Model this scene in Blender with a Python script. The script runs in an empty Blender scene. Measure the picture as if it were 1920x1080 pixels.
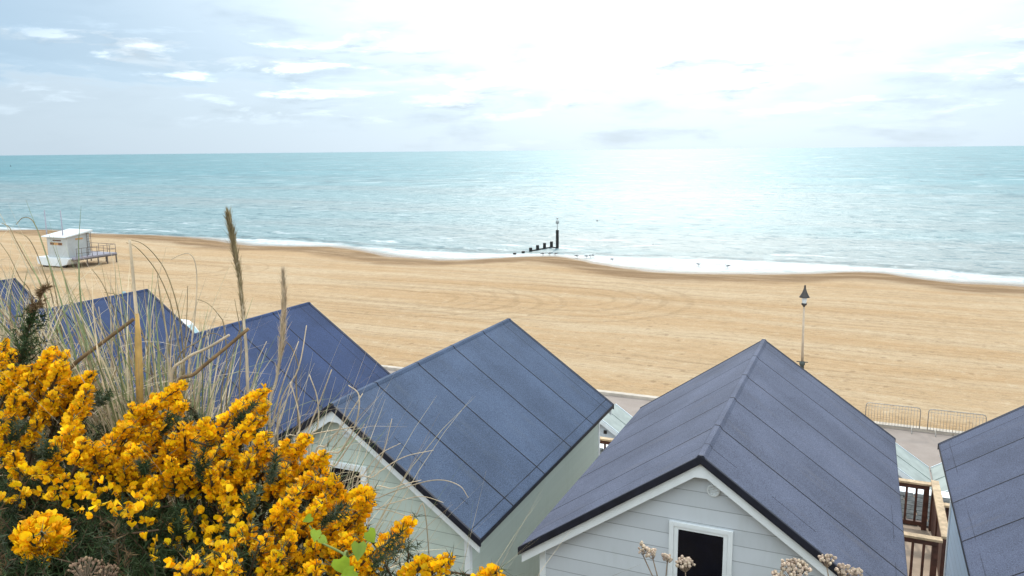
import bpy, math, random
import numpy as np
from mathutils import Vector, Matrix, noise as mnoise
random.seed(7); rng = np.random.default_rng(11)
PI = math.pi
scene = bpy.context.scene
COL = scene.collection

# ------------------------------------------------------------------ camera
CZ = 12.0                                   # eye height above the promenade (z = 0)
F, IW, IH = 1500.0, 1920.0, 1080.0
pitch, roll, yaw = math.radians(-9.75), math.radians(0.55), math.radians(23.75)
D = np.array([-math.sin(yaw)*math.cos(pitch), math.cos(yaw)*math.cos(pitch), math.sin(pitch)])
R0 = np.array([math.cos(yaw), math.sin(yaw), 0.0]); U0 = np.cross(R0, D)
R = math.cos(roll)*R0 - math.sin(roll)*U0
U = math.sin(roll)*R0 + math.cos(roll)*U0
def at(px, py, d):
    """world point seen at a pixel of the photograph, d metres along the view axis"""
    v = R*((px-IW/2)/F) - U*((py-IH/2)/F) + D
    return v*d + np.array([0, 0, CZ])

def onz(px, py, z_):
    v = at(px, py, 1.0)-np.array([0, 0, CZ]); k_ = (z_-CZ)/v[2]; return v*k_+np.array([0, 0, CZ])

cd = bpy.data.cameras.new('camera'); cam = bpy.data.objects.new('camera', cd); COL.objects.link(cam)
M = Matrix.Identity(4)
for i in range(3):
    M[i][0], M[i][1], M[i][2] = R[i], U[i], -D[i]
M[2][3] = CZ
cam.matrix_world = M
cd.sensor_width = 36.0; cd.lens = 36.0*F/IW; cd.clip_start = 0.05; cd.clip_end = 200000
scene.camera = cam

# ------------------------------------------------------------------ light
SUN_EL, SUN_AZ = math.radians(38), math.radians(-12.5)      # azimuth from +Y towards +X
sd = bpy.data.lights.new('sun', 'SUN'); so = bpy.data.objects.new('sun', sd); COL.objects.link(so)
sd.energy = 1.7; sd.angle = math.radians(3.0); sd.color = (1.0, 0.93, 0.82)
sv = Vector((math.sin(SUN_AZ)*math.cos(SUN_EL), math.cos(SUN_AZ)*math.cos(SUN_EL), math.sin(SUN_EL)))
so.rotation_euler = sv.to_track_quat('Z', 'Y').to_euler(); so.location = (0, 0, 60)

scene.view_settings.view_transform = 'Standard'; scene.view_settings.look = 'None'
scene.view_settings.exposure = 0.50; scene.view_settings.gamma = 1.0
scene.view_settings.use_curve_mapping = False

# ------------------------------------------------------------------ node helpers
class NT:
    def __init__(s, tree): s.t = tree; s.n = tree.nodes; s.l = tree.links
    def new(s, typ, **kw):
        n = s.n.new(typ)
        for k, v in kw.items(): setattr(n, k, v)
        return n
    def put(s, sock, v):
        if hasattr(v, 'is_output') or isinstance(v, bpy.types.NodeSocket): s.l.new(v, sock)
        elif v is not None: sock.default_value = v
    def math(s, op, a, b=None, c=None, clamp=False):
        n = s.new('ShaderNodeMath', operation=op, use_clamp=clamp)
        s.put(n.inputs[0], a)
        if b is not None: s.put(n.inputs[1], b)
        if c is not None: s.put(n.inputs[2], c)
        return n.outputs[0]
    def ramp(s, v, lo, hi, a=0.0, b=1.0, smooth=True):
        n = s.new('ShaderNodeMapRange', interpolation_type='SMOOTHSTEP' if smooth else 'LINEAR')
        s.put(n.inputs['Value'], v)
        for k, x in (('From Min', lo), ('From Max', hi), ('To Min', a), ('To Max', b)): s.put(n.inputs[k], x)
        return n.outputs['Result']
    def mix(s, f, a, b, blend='MIX'):
        n = s.new('ShaderNodeMix', data_type='RGBA', blend_type=blend)
        s.put(n.inputs[0], f); s.put(n.inputs[6], a); s.put(n.inputs[7], b)
        return n.outputs[2]
    def noise(s, vec, scale=1.0, detail=4.0, rough=0.5, dist=0.0):
        n = s.new('ShaderNodeTexNoise')
        if vec is not None: s.l.new(vec, n.inputs['Vector'])
        n.inputs['Scale'].default_value = scale; n.inputs['Detail'].default_value = detail
        n.inputs['Roughness'].default_value = rough; n.inputs['Distortion'].default_value = dist
        return n.outputs['Fac']
    def vmul(s, v, xyz):
        n = s.new('ShaderNodeVectorMath', operation='MULTIPLY'); s.l.new(v, n.inputs[0]); n.inputs[1].default_value = xyz
        return n.outputs[0]
    def sep(s, v):
        n = s.new('ShaderNodeSeparateXYZ'); s.l.new(v, n.inputs[0]); return n.outputs
    def comb(s, x, y, z):
        n = s.new('ShaderNodeCombineXYZ')
        for i, v in enumerate((x, y, z)): s.put(n.inputs[i], v)
        return n.outputs[0]
    def bump(s, h, strength=0.3, dist=0.02, normal=None):
        n = s.new('ShaderNodeBump'); s.l.new(h, n.inputs['Height'])
        n.inputs['Strength'].default_value = strength; n.inputs['Distance'].default_value = dist
        if normal is not None: s.l.new(normal, n.inputs['Normal'])
        return n.outputs[0]

def C4(c): return (c[0], c[1], c[2], 1.0)
def S(r, g, b):
    f = lambda v: (v/255/12.92) if v/255 <= .04045 else ((v/255+.055)/1.055)**2.4
    return (f(r), f(g), f(b), 1.0)

def material(name, color=(.5, .5, .5), rough=0.6, spec=0.5, metal=0.0, var=0.12, vscale=6.0, bump=0.0, bscale=60.0,
             bdist=0.004, transl=0.0, coords='Object', island=False):
    m = bpy.data.materials.new(name); m.use_nodes = True
    t = NT(m.node_tree); b = t.n['Principled BSDF']
    tc = t.new('ShaderNodeTexCoord').outputs[coords]
    nz = t.noise(tc, vscale, 5.0, 0.6)
    lo = tuple(max(0, c*(1-var)) for c in color[:3]); hi = tuple(min(1, c*(1+var)) for c in color[:3])
    colr = t.mix(t.ramp(nz, .3, .7), C4(lo), C4(hi))
    if island:
        ri = t.new('ShaderNodeNewGeometry').outputs['Random Per Island']
        hs = t.new('ShaderNodeHueSaturation'); t.l.new(colr, hs.inputs['Color'])
        t.put(hs.inputs['Value'], t.ramp(ri, 0, 1, 0.7, 1.3, False)); t.put(hs.inputs['Hue'], t.ramp(t.math('FRACT', t.math('MULTIPLY', ri, 7.3)), 0, 1, 0.487, 0.509, False))
        colr = hs.outputs['Color']
    t.l.new(colr, b.inputs['Base Color'])
    b.inputs['Roughness'].default_value = rough; b.inputs['Metallic'].default_value = metal
    b.inputs['Specular IOR Level'].default_value = spec
    if bump > 0:
        t.l.new(t.bump(t.noise(tc, bscale, 4.0, 0.6), bump, bdist), b.inputs['Normal'])
    if transl > 0:
        tr = t.new('ShaderNodeBsdfTranslucent'); t.l.new(colr, tr.inputs['Color'])
        mx = t.new('ShaderNodeMixShader'); mx.inputs[0].default_value = transl
        t.l.new(b.outputs[0], mx.inputs[1]); t.l.new(tr.outputs[0], mx.inputs[2])
        t.l.new(mx.outputs[0], t.n['Material Output'].inputs['Surface'])
    return m

# ------------------------------------------------------------------ mesh helpers
class MB:
    def __init__(s): s.v = []; s.f = []; s.mi = []; s.sm = []
    def add(s, vs, fs, mi=0, smooth=False):
        o = len(s.v); s.v += [tuple(map(float, p)) for p in vs]
        for f in fs: s.f.append(tuple(o+i for i in f)); s.mi.append(mi); s.sm.append(smooth)
        return s
    def box(s, c, size, mi=0, rz=0.0, mat=None):
        hx, hy, hz = size[0]/2, size[1]/2, size[2]/2
        vs = [Vector((x, y, z)) for x in (-hx, hx) for y in (-hy, hy) for z in (-hz, hz)]
        if mat is not None: vs = [mat @ v for v in vs]
        elif rz: vs = [Matrix.Rotation(rz, 3, 'Z') @ v for v in vs]
        vs = [v+Vector(c) for v in vs]
        return s.add(vs, [(0, 1, 3, 2), (4, 6, 7, 5), (0, 4, 5, 1), (2, 3, 7, 6), (0, 2, 6, 4), (1, 5, 7, 3)], mi)
    def box2(s, a, b, mi=0):
        return s.box([(a[i]+b[i])/2 for i in range(3)], [abs(b[i]-a[i]) for i in range(3)], mi)
    def tube(s, pts, rad, seg=8, mi=0, cap=True, smooth=True):
        pts = [Vector(p) for p in pts]; n = len(pts)
        if not hasattr(rad, '__len__'): rad = [rad]*n
        o = []; up = None
        for i in range(n):
            t = (pts[min(i+1, n-1)]-pts[max(i-1, 0)])
            if t.length < 1e-9: t = Vector((0, 0, 1))
            t.normalize()
            if up is None: up = Vector((1, 0, 0)) if abs(t.x) < .8 else Vector((0, 1, 0))
            a = (up - t*up.dot(t)).normalized(); up = a; b = t.cross(a)
            for k in range(seg):
                q = 2*PI*k/seg; o.append(pts[i]+(a*math.cos(q)+b*math.sin(q))*rad[i])
        fs = [(i*seg+k, i*seg+(k+1) % seg, (i+1)*seg+(k+1) % seg, (i+1)*seg+k) for i in range(n-1) for k in range(seg)]
        s.add(o, fs, mi, smooth)
        if cap:
            b0 = len(s.v)-len(o)
            s.f.append(tuple(b0+k for k in reversed(range(seg)))); s.mi.append(mi); s.sm.append(False)
            s.f.append(tuple(b0+(n-1)*seg+k for k in range(seg))); s.mi.append(mi); s.sm.append(False)
        return s
    def lathe(s, prof, c=(0, 0, 0), seg=16, mi=0, smooth=True):
        vs = [(c[0]+r*math.cos(2*PI*k/seg), c[1]+r*math.sin(2*PI*k/seg), c[2]+z) for r, z in prof for k in range(seg)]
        fs = [(i*seg+k, i*seg+(k+1) % seg, (i+1)*seg+(k+1) % seg, (i+1)*seg+k) for i in range(len(prof)-1) for k in range(seg)]
        return s.add(vs, fs, mi, smooth)
    def prism_y(s, prof, y0, y1, mi=0):
        """closed (x,z) outline, counter-clockwise seen from -y, extruded along y"""
        n = len(prof)
        vs = [(x, y0, z) for x, z in prof]+[(x, y1, z) for x, z in prof]
        fs = [tuple(range(n)), tuple(range(2*n-1, n-1, -1))]+[(i, i+n, (i+1) % n+n, (i+1) % n) for i in range(n)]
        return s.add(vs, fs, mi)
    def build(s, name, mats, parent=None, loc=None, bevel=0.0):
        me = bpy.data.meshes.new(name); me.from_pydata(s.v, [], s.f)
        if not isinstance(mats, (list, tuple)): mats = [mats]
        for m in mats: me.materials.append(m)
        me.polygons.foreach_set('material_index', s.mi); me.polygons.foreach_set('use_smooth', s.sm)
        me.update()
        o = bpy.data.objects.new(name, me); COL.objects.link(o)
        if parent: o.parent = parent
        if loc is not None: o.location = loc
        if bevel > 0:
            b = o.modifiers.new('bevel', 'BEVEL'); b.width = bevel; b.segments = 2; b.limit_method = 'ANGLE'; b.angle_limit = math.radians(25)
        return o

def npmesh(name, V, Fq, mats, parent=None, mi=None, smooth=False):
    """V (n,3), Fq (m,k) all faces of the same size"""
    V = np.asarray(V, np.float32); Fq = np.asarray(Fq, np.int32); m, k = Fq.shape
    me = bpy.data.meshes.new(name)
    me.vertices.add(len(V)); me.vertices.foreach_set('co', V.ravel())
    me.loops.add(m*k); me.loops.foreach_set('vertex_index', Fq.ravel())
    me.polygons.add(m); me.polygons.foreach_set('loop_start', np.arange(0, m*k, k, dtype=np.int32))
    if not isinstance(mats, (list, tuple)): mats = [mats]
    for q in mats: me.materials.append(q)
    if mi is not None: me.polygons.foreach_set('material_index', np.asarray(mi, np.int32))
    me.polygons.foreach_set('use_smooth', np.full(m, smooth))
    me.update(calc_edges=True); me.validate()
    o = bpy.data.objects.new(name, me); COL.objects.link(o)
    if parent: o.parent = parent
    return o

def tag(o, label=None, cat=None, group=None, kind=None):
    if label: o['label'] = label
    if cat: o['category'] = cat
    if group: o['group'] = group
    if kind: o['kind'] = kind
    return o
def thing(name, label, cat, loc=(0, 0, 0), group=None, rz=0.0):
    o = bpy.data.objects.new(name, None); COL.objects.link(o); o.location = loc; o.rotation_euler = (0, 0, rz)
    o.empty_display_size = .2
    return tag(o, label, cat, group)
def copy_tree(o, parent=None):
    c = o.copy(); COL.objects.link(c)
    if parent: c.parent = parent
    for ch in list(o.children): copy_tree(ch, c)
    return c

# ------------------------------------------------------------------ sky
w = bpy.data.worlds.new('World'); scene.world = w; w.use_nodes = True
t = NT(w.node_tree); bg = t.n['Background']
sky = t.new('ShaderNodeTexSky', sky_type='NISHITA', sun_disc=False)
sky.sun_elevation = SUN_EL; sky.sun_rotation = SUN_AZ
sky.altitude = 10; sky.air_density = 1.0; sky.dust_density = 0.8; sky.ozone_density = 1.3
gen = t.new('ShaderNodeTexCoord').outputs['Generated']
nrm = t.new('ShaderNodeVectorMath', operation='NORMALIZE'); t.l.new(gen, nrm.inputs[0]); dv = nrm.outputs[0]
x, y, z = t.sep(dv)
el = t.math('ARCSINE', z); az = t.math('ARCTAN2', x, y)          # radians
dt = t.new('ShaderNodeVectorMath', operation='DOT_PRODUCT'); t.l.new(dv, dt.inputs[0]); dt.inputs[1].default_value = sv
sa = t.math('ARCCOSINE', t.math('MINIMUM', dt.outputs['Value'], 0.99999))       # angle from the sun
glow = t.math('POWER', 2.718, t.math('MULTIPLY', t.math('POWER', t.math('DIVIDE', sa, 0.60), 2.0), -1.0))
v1 = t.comb(t.math('MULTIPLY', az, 4.0), t.math('MULTIPLY', el, 22.0), 0.3)
n1 = t.noise(v1, 1.6, 7.0, 0.58, 0.3)
v2 = t.comb(t.math('MULTIPLY', az, 5.0), t.math('MULTIPLY', el, 19.0), 4.7)
n2 = t.noise(v2, 1.9, 6.0, 0.52, 0.15)
# cover: a bank low over the sea, veil towards the sun, broken cloud elsewhere
bank = t.ramp(t.math('ADD', el, t.math('MULTIPLY', t.math('SUBTRACT', n1, 0.5), 0.09)), 0.072, 0.096, 0.62, 0.0)
veil = t.math('MULTIPLY', glow, 2.2)
puffs = t.ramp(t.math('ADD', n1, t.math('MULTIPLY', glow, 0.20)), 0.50, 0.72, 0.0, 0.7)
cover = t.math('MAXIMUM', t.math('MAXIMUM', bank, puffs), t.math('MINIMUM', veil, 0.9))
cover = t.math('MULTIPLY', cover, t.ramp(el, -0.02, 0.0))
# bright cloud added in unseen sky behind the camera to fill the shaded walls
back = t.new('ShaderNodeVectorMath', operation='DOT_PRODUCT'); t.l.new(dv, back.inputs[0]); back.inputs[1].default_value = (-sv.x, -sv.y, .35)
bk_fill = t.math('MULTIPLY', t.ramp(back.outputs['Value'], -.15, .35), t.ramp(n1, .35, .55, .35, 1.0))
cover = t.math('MAXIMUM', cover, t.math('MULTIPLY', bk_fill, .9))
shade = t.math('SUBTRACT', 1.0, t.math('MULTIPLY', t.ramp(n2, 0.47, 0.78, 0.0, 0.26), t.ramp(glow, .05, .35, .10, 1.0)))
edge = t.math('MULTIPLY', t.math('MULTIPLY', bank, t.math('SUBTRACT', .62, bank)), t.math('ADD', 6.0, t.math('MULTIPLY', glow, 30.0)))
lum = t.math('MULTIPLY', t.math('ADD', t.math('ADD', 4.75, edge), t.math('ADD', t.math('MULTIPLY', glow, 13.0), t.math('MULTIPLY', bk_fill, 15.0))), shade)
def cum(off):
    return t.noise(t.comb(t.math('MULTIPLY', az, 8.0), t.math('MULTIPLY', t.math('ADD', el, off), 34.0), 7.9), 1.25, 7.0, .56, .25)
ca, cb = cum(0.0), cum(0.011)
band = t.math('MULTIPLY', t.ramp(el, .025, .055), t.ramp(el, .115, .165, 1, 0))
cm = t.math('MULTIPLY', t.ramp(t.math('ADD', ca, t.math('MULTIPLY', t.math('SUBTRACT', n1, .5), .5)), .47, .66), band)
top = t.math('SUBTRACT', ca, cb)                                   # >0: sky above, <0: cloud above
cm = t.math('MULTIPLY', cm, t.math('MAXIMUM', t.ramp(glow, .03, .18, .06, 1.0), t.ramp(el, .05, .08, .6, 0)))
lit = t.math('ADD', t.math('MULTIPLY', t.ramp(top, -.10, .01, -1.0, .0), t.math('ADD', .12, t.math('MULTIPLY', glow, .62))), t.ramp(top, .02, .13, 0, .42))
cover = t.math('MAXIMUM', cover, t.math('MULTIPLY', cm, t.ramp(glow, .03, .2, .45, .85)))
lum = t.math('MULTIPLY', lum, t.math('ADD', 1.0, t.math('MULTIPLY', lit, cm)))
cl = t.new('ShaderNodeVectorMath', operation='SCALE'); cl.inputs[0].default_value = (0.85, 0.965, 1.05); t.l.new(lum, cl.inputs['Scale'])
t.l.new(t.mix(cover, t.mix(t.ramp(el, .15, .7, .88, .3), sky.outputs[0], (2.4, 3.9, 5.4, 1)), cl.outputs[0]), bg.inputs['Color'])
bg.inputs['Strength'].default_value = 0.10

# ------------------------------------------------------------------ materials
def m_roof(name, tint, evs=(.06, .6)):
    m = bpy.data.materials.new(name); m.use_nodes = True; t = NT(m.node_tree); b = t.n['Principled BSDF']
    ob = t.new('ShaderNodeTexCoord').outputs['Object']; x, y, z = t.sep(ob)
    wob = t.math('MULTIPLY', t.math('SUBTRACT', t.noise(ob, 1.3, 3), 0.5), 0.035)
    yy = t.math('ADD', y, wob)
    ph = t.math('ABSOLUTE', t.math('SUBTRACT', t.math('FRACT', t.math('DIVIDE', t.math('ADD', yy, 0.14+.62), 1.24)), 0.5))
    lap = t.math('LESS_THAN', ph, 0.0115)
    ax = t.math('ABSOLUTE', x)
    ev = t.math('LESS_THAN', t.math('ABSOLUTE', t.math('SUBTRACT', t.math('ADD', ax, t.math('MULTIPLY', wob, .5)), 2.13)), 0.006)
    vg = t.math('LESS_THAN', t.math('ABSOLUTE', t.math('SUBTRACT', yy, 0.40)), 0.006)
    vg = t.math('MULTIPLY', vg, t.math('GREATER_THAN', t.noise(ob, 2.1, 2), 0.5))
    vf = t.math('LESS_THAN', t.math('ABSOLUTE', t.math('SUBTRACT', yy, 5.72)), 0.006)
    ev = t.math('MULTIPLY', ev, t.ramp(t.noise(ob, 1.1, 3), .45, .62, evs[0], evs[1]))
    line = t.math('MAXIMUM', t.math('MAXIMUM', lap, ev), t.math('MAXIMUM', vg, vf))
    line = t.math('MULTIPLY', line, t.ramp(t.noise(ob, 5, 3), .25, .5, .8, 1))
    grain = t.noise(ob, 75.0, 4.0, 0.85); blot = t.noise(ob, 0.9, 5.0, 0.6)
    strip = t.new('ShaderNodeTexWhiteNoise', noise_dimensions='1D'); t.l.new(t.math('FLOOR', t.math('DIVIDE', t.math('ADD', yy, .14), 1.24)), strip.inputs['W'])
    c0 = t.mix(t.ramp(grain, .32, .68), C4([c*.50 for c in tint]), C4([c*1.58 for c in tint]))
    val = t.math('ADD', t.ramp(blot, .3, .7, .82, 1.14), t.math('MULTIPLY', t.math('SUBTRACT', strip.outputs[0], .5), .12))
    hs = t.new('ShaderNodeHueSaturation'); t.l.new(c0, hs.inputs['Color']); t.l.new(val, hs.inputs['Value'])
    stain = t.ramp(t.noise(t.vmul(ob, (.5, 3.0, .5)), 1.5, 6, .65), .52, .76, 0, .45)
    c1 = t.mix(stain, hs.outputs[0], C4((tint[0]*1.35, tint[1]*1.15, tint[2]*.9)))
    t.l.new(t.mix(line, c1, (0.008, 0.008, 0.012, 1)), b.inputs['Base Color'])
    b.inputs['Roughness'].default_value = 0.88; b.inputs['Specular IOR Level'].default_value = 0.22
    h = t.math('ADD', t.math('MULTIPLY', grain, .25), t.math('ADD', t.math('MULTIPLY', t.ramp(ph, 0, .03, 1, 0), 1.0), t.math('ADD', t.math('MULTIPLY', blot, 1.2), t.math('MULTIPLY', t.noise(t.vmul(ob, (1.0, 4.5, 1.0)), 1.6, 3), .9))))
    t.l.new(t.bump(h, .5, .012), b.inputs['Normal'])
    return m
M_roof = {k: m_roof('roofing_felt_'+k, c, (.7, .95) if k == 'slate' else (.03, .45)) for k, c in dict(
    blue=(.036, .056, .120), slate=(.065, .090, .142), grey=(.096, .106, .148), pale=(.080, .092, .136)).items()}
M_felt_edge = material('bitumen_edge', (.012, .013, .022), .55, .4, var=.3, bump=.3, bscale=90)
M_white = material('white_paint', (.84, .86, .85), .5, .4, var=.05, vscale=3, bump=.08, bscale=40)
M_glass = material('dark_window_glass', (.004, .005, .011), .12, .4, var=.2)
M_vent = material('vent_plastic', (.78, .80, .79), .45, .4, var=.05)

def m_clad(name, tint, pitch_=0.195, plain_sides=False):
    m = bpy.data.materials.new(name); m.use_nodes = True; t = NT(m.node_tree); b = t.n['Principled BSDF']
    ob = t.new('ShaderNodeTexCoord').outputs['Object']; x, y, z = t.sep(ob)
    q = t.math('FRACT', t.math('DIVIDE', z, pitch_))
    line = t.math('LESS_THAN', q, 0.040)
    if plain_sides:
        nx_ = t.sep(t.new('ShaderNodeTexCoord').outputs['Normal'])[0]
        line = t.math('MULTIPLY', line, t.math('LESS_THAN', t.math('ABSOLUTE', nx_), .5)); q = t.math('MULTIPLY', q, t.math('LESS_THAN', t.math('ABSOLUTE', nx_), .5))
    h = t.math('ADD', t.math('MULTIPLY', q, -1.0), t.math('MULTIPLY', t.noise(t.vmul(ob, (6, 6, 60)), 4.0, 4), .12))
    idn = t.new('ShaderNodeTexWhiteNoise', noise_dimensions='1D'); t.l.new(t.math('FLOOR', t.math('DIVIDE', z, pitch_)), idn.inputs['W'])
    c = t.mix(idn.outputs[0], C4([v*.95 for v in tint]), C4([v*1.05 for v in tint]))
    dirt = t.ramp(t.noise(t.vmul(ob, (3, 3, .7)), 1.4, 5, .65), .45, .75, 0, .22)
    c = t.mix(dirt, c, C4((tint[0]*.72, tint[1]*.74, tint[2]*.66)))
    t.l.new(t.mix(line, c, C4([v*.52 for v in tint])), b.inputs['Base Color'])
    b.inputs['Roughness'].default_value = .55; b.inputs['Specular IOR Level'].default_value = .35
    t.l.new(t.bump(h, .6, .012), b.inputs['Normal'])
    return m
M_wood_rail = material('weathered_light_timber', (.50, .36, .22), .7, .3, var=.25, vscale=9, bump=.2, bscale=40)
M_wood_dark = material('dark_red_timber_stain', (.085, .032, .020), .6, .4, var=.35, vscale=7, bump=.2, bscale=40)
M_metal = material('galvanised_steel', (.36, .33, .29), .45, .5, .6, var=.2, vscale=20)
M_black = material('black_paint', (.022, .019, .016), .5, .5, var=.3)
M_tar = material('tarred_timber', (.020, .018, .016), .7, .3, var=.4, vscale=12, bump=.3)

# ------------------------------------------------------------------ shoreline & ground sheets
SH = [(-400, 110), (-260, 104), (-200, 97), (-170, 99), (-150, 94), (-139, 93.0), (-131, 97.0), (-118, 94.2), (-104, 96.0), (-92, 94.4), (-79.2, 89.4), (-72, 91.0), (-66.7, 92.4), (-60, 89.4),
      (-54, 86.0), (-44.7, 85.2), (-39.7, 90.2), (-34.3, 93.2), (-30, 90.4), (-26, 87.4), (-19, 84.4), (-11, 86.4), (-5.8, 88.2), (.9, 92.6), (4, 90.6), (7.2, 87.8),
      (14.4, 88.0), (22, 86), (32, 90), (45, 87), (70, 91), (120, 88), (300, 96)]
sx = np.array([p[0] for p in SH], float); sy = np.array([p[1] for p in SH], float)
def shore(X):
    X = np.asarray(X, float); acc = 0
    for o in (-1.6, 0, 1.6): acc = acc + np.interp(X+o, sx, sy)
    return acc/3
SEA = -1.0
def sand_z(X, Y):
    s = shore(X)-Y                        # metres inland of the waterline
    crest = np.interp(X, sx, np.gradient(np.gradient(sy, sx), sx))
    bump = np.clip(-crest, 0, .6)
    face = np.where(s < 0, s*.05, np.where(s < 6, s*.05, np.where(s < 13, .30+(s-6)*.04, .58+(s-13)*.004)))
    return SEA + face + .50*bump*np.exp(-((s-4.0)/2.8)**2)

def grid(xs, T, fy, fz):
    X, Tt = np.meshgrid(xs, T); Y = fy(X, Tt); Z = fz(X, Y, Tt)
    V = np.stack([X, Y, Z], -1).reshape(-1, 3); nx, ny = len(xs), len(T)
    i = np.arange(nx-1)[None, :]+nx*np.arange(ny-1)[:, None]
    Fq = np.stack([i, i+1, i+1+nx, i+nx], -1).reshape(-1, 4)
    return V, Fq

cols = np.concatenate([np.linspace(-400, -172, 40), np.arange(-170, 60, 1.25), np.linspace(61, 300, 30)])
# sand
T = np.concatenate([np.linspace(0, .8, 40), np.linspace(.81, 1.12, 64)])
def sy_(X, Tt): return 37.0+(shore(X)-37.0)*Tt
def sz_(X, Y, Tt):
    z = sand_z(X, Y); k = np.clip((Y-37)/14, 0, 1); k = k*k*(3-2*k)
    return z*k + (-.04-.012*(Y-37))*(1-k) + .025*np.sin(X*.9+Y*.35)*np.sin(Y*.8)*np.clip((Y-38)/3, 0, 1)*np.clip((shore(X)-Y-4)/6, 0, 1)
V, Fq = grid(cols, T, sy_, sz_)
def m_sand():
    m = bpy.data.materials.new('beach_sand'); m.use_nodes = True; t = NT(m.node_tree); b = t.n['Principled BSDF']
    ps = t.new('ShaderNodeNewGeometry').outputs['Position']; x, y, z = t.sep(ps)
    warp = t.math('MULTIPLY', t.math('SUBTRACT', t.noise(t.vmul(ps, (.02, .05, 0)), 1.0, 3), .5), 12.0)
    yb = t.math('ADD', t.math('ADD', y, warp), t.math('MULTIPLY', x, .03))
    pv = t.comb(t.math('MULTIPLY', x, .025), t.math('MULTIPLY', yb, .30), 0.0)
    bands = t.noise(pv, 1.0, 6.0, .62)
    pv2 = t.comb(t.math('MULTIPLY', x, .06), t.math('MULTIPLY', yb, 1.5), 3.0)
    ruts = t.noise(pv2, 1.0, 4.0, .7)
    speck = t.noise(ps, 3.2, 6.0, .75); fine = t.noise(ps, 14.0, 3.0, .7)
    c = t.mix(t.ramp(bands, .34, .66), (.415, .25, .110, 1), (.475, .338, .198, 1))
    c = t.mix(t.ramp(ruts, .55, .68, 0, .30), c, (.31, .195, .09, 1))
    c = t.mix(t.ramp(speck, .56, .68, 0, .65), c, (.26, .17, .09, 1))
    c = t.mix(t.ramp(fine, .3, .7, 0, .3), c, (.60, .48, .33, 1))
    # hairpin tracks of beach vehicles: nested rings that run out along the shore
    for (px_, py_), r0, r1, sp in (((800, 552), 1.5, 9, 1.7), ((905, 560), 2.5, 8, 1.9), ((1080, 552), 3, 11, 2.1), ((360, 500), 2, 8, 2.3)):
        q_ = onz(px_, py_, 0); dx = t.math('MAXIMUM', t.math('SUBTRACT', x, float(q_[0])), 0.0)
        dy = t.math('SUBTRACT', t.math('ADD', y, t.math('MULTIPLY', warp, .06)), float(q_[1]))
        rr = t.math('SQRT', t.math('ADD', t.math('MULTIPLY', dx, dx), t.math('MULTIPLY', dy, dy)))
        ring = t.ramp(t.math('ABSOLUTE', t.math('SUBTRACT', t.math('FRACT', t.math('DIVIDE', rr, sp)), .5)), .07, .20, 1, 0)
        ring = t.math('MULTIPLY', ring, t.math('MULTIPLY', t.math('GREATER_THAN', rr, r0), t.math('LESS_THAN', rr, r1)))
        ring = t.math('MULTIPLY', ring, t.math('MULTIPLY', t.ramp(x, float(q_[0])-26, float(q_[0])-4), t.ramp(speck, .35, .55, .3, 1)))
        c = t.mix(t.math('MULTIPLY', ring, .34), c, (.27, .17, .08, 1))
    # trodden footprints, thickest near the promenade
    vp = t.new('ShaderNodeTexVoronoi'); t.l.new(t.vmul(ps, (1.0, .75, 0)), vp.inputs['Vector']); vp.inputs['Scale'].default_value = 1.15
    rc = t.sep(vp.outputs['Color'])
    prt = t.math('MULTIPLY', t.ramp(vp.outputs['Distance'], .10, .26, 1, 0), t.ramp(t.math('ADD', rc[0], t.math('MULTIPLY', t.math('SUBTRACT', bands, .5), 1.6)), .45, .62))
    prt = t.math('MULTIPLY', prt, t.ramp(y, 46, 78, .55, .10))
    c = t.mix(prt, c, (.24, .15, .075, 1))
    # long straight ruts along the beach
    pv3 = t.comb(t.math('MULTIPLY', x, .010), t.math('MULTIPLY', t.math('ADD', t.math('ADD', y, t.math('MULTIPLY', warp, .12)), t.math('MULTIPLY', x, .035)), .75), 9.0)
    rl = t.ramp(t.math('ABSOLUTE', t.math('SUBTRACT', t.noise(pv3, 1.0, 3, .6), .5)), .004, .022, 1, 0)
    c = t.mix(t.math('MULTIPLY', rl, t.ramp(speck, .38, .58, .05, .42)), c, (.25, .155, .075, 1))
    gr_ = t.noise(ps, 1.1, 13, .86)
    c = t.mix(t.ramp(gr_, .50, .64, 0, .40), c, (.25, .165, .085, 1)); c = t.mix(t.ramp(gr_, .47, .36, 0, .35), c, (.66, .55, .40, 1))
    # wet sand by the water (by height above the sea) and the coarser gold berm
    hz = t.math('ADD', z, t.math('MULTIPLY', t.math('SUBTRACT', t.noise(ps, .35, 4), .5), .13))
    berm = t.math('MULTIPLY', t.ramp(hz, SEA+.05, SEA+.13), t.ramp(hz, SEA+.33, SEA+.52, 1, 0))
    c = t.mix(t.math('MULTIPLY', berm, t.ramp(t.noise(t.vmul(ps, (.12, .5, 0)), 1.0, 5, .7), .3, .6, .35, .95)), c, (.20, .115, .05, 1))
    wet = t.ramp(hz, SEA+.04, SEA+.13, 1, 0)
    c = t.mix(t.math('MULTIPLY', wet, .8), c, (.17, .135, .10, 1))
    t.l.new(c, b.inputs['Base Color'])
    t.put(b.inputs['Roughness'], t.ramp(wet, 0, 1, .95, .35)); b.inputs['Specular IOR Level'].default_value = .25
    vor = t.new('ShaderNodeTexVoronoi'); t.l.new(ps, vor.inputs['Vector']); vor.inputs['Scale'].default_value = 2.2
    foot = t.ramp(vor.outputs['Distance'], .05, .30, 0, 1)
    h = t.math('ADD', t.math('MULTIPLY', t.noise(ps, 2.6, 6, .7), 1.2), t.math('ADD', t.math('MULTIPLY', foot, .25), t.math('MULTIPLY', ruts, 2.0)))
    t.l.new(t.bump(h, .9, .16), b.inputs['Normal'])
    return m
sand = npmesh('sand', V, Fq, m_sand(), smooth=True); tag(sand, kind='structure')

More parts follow.
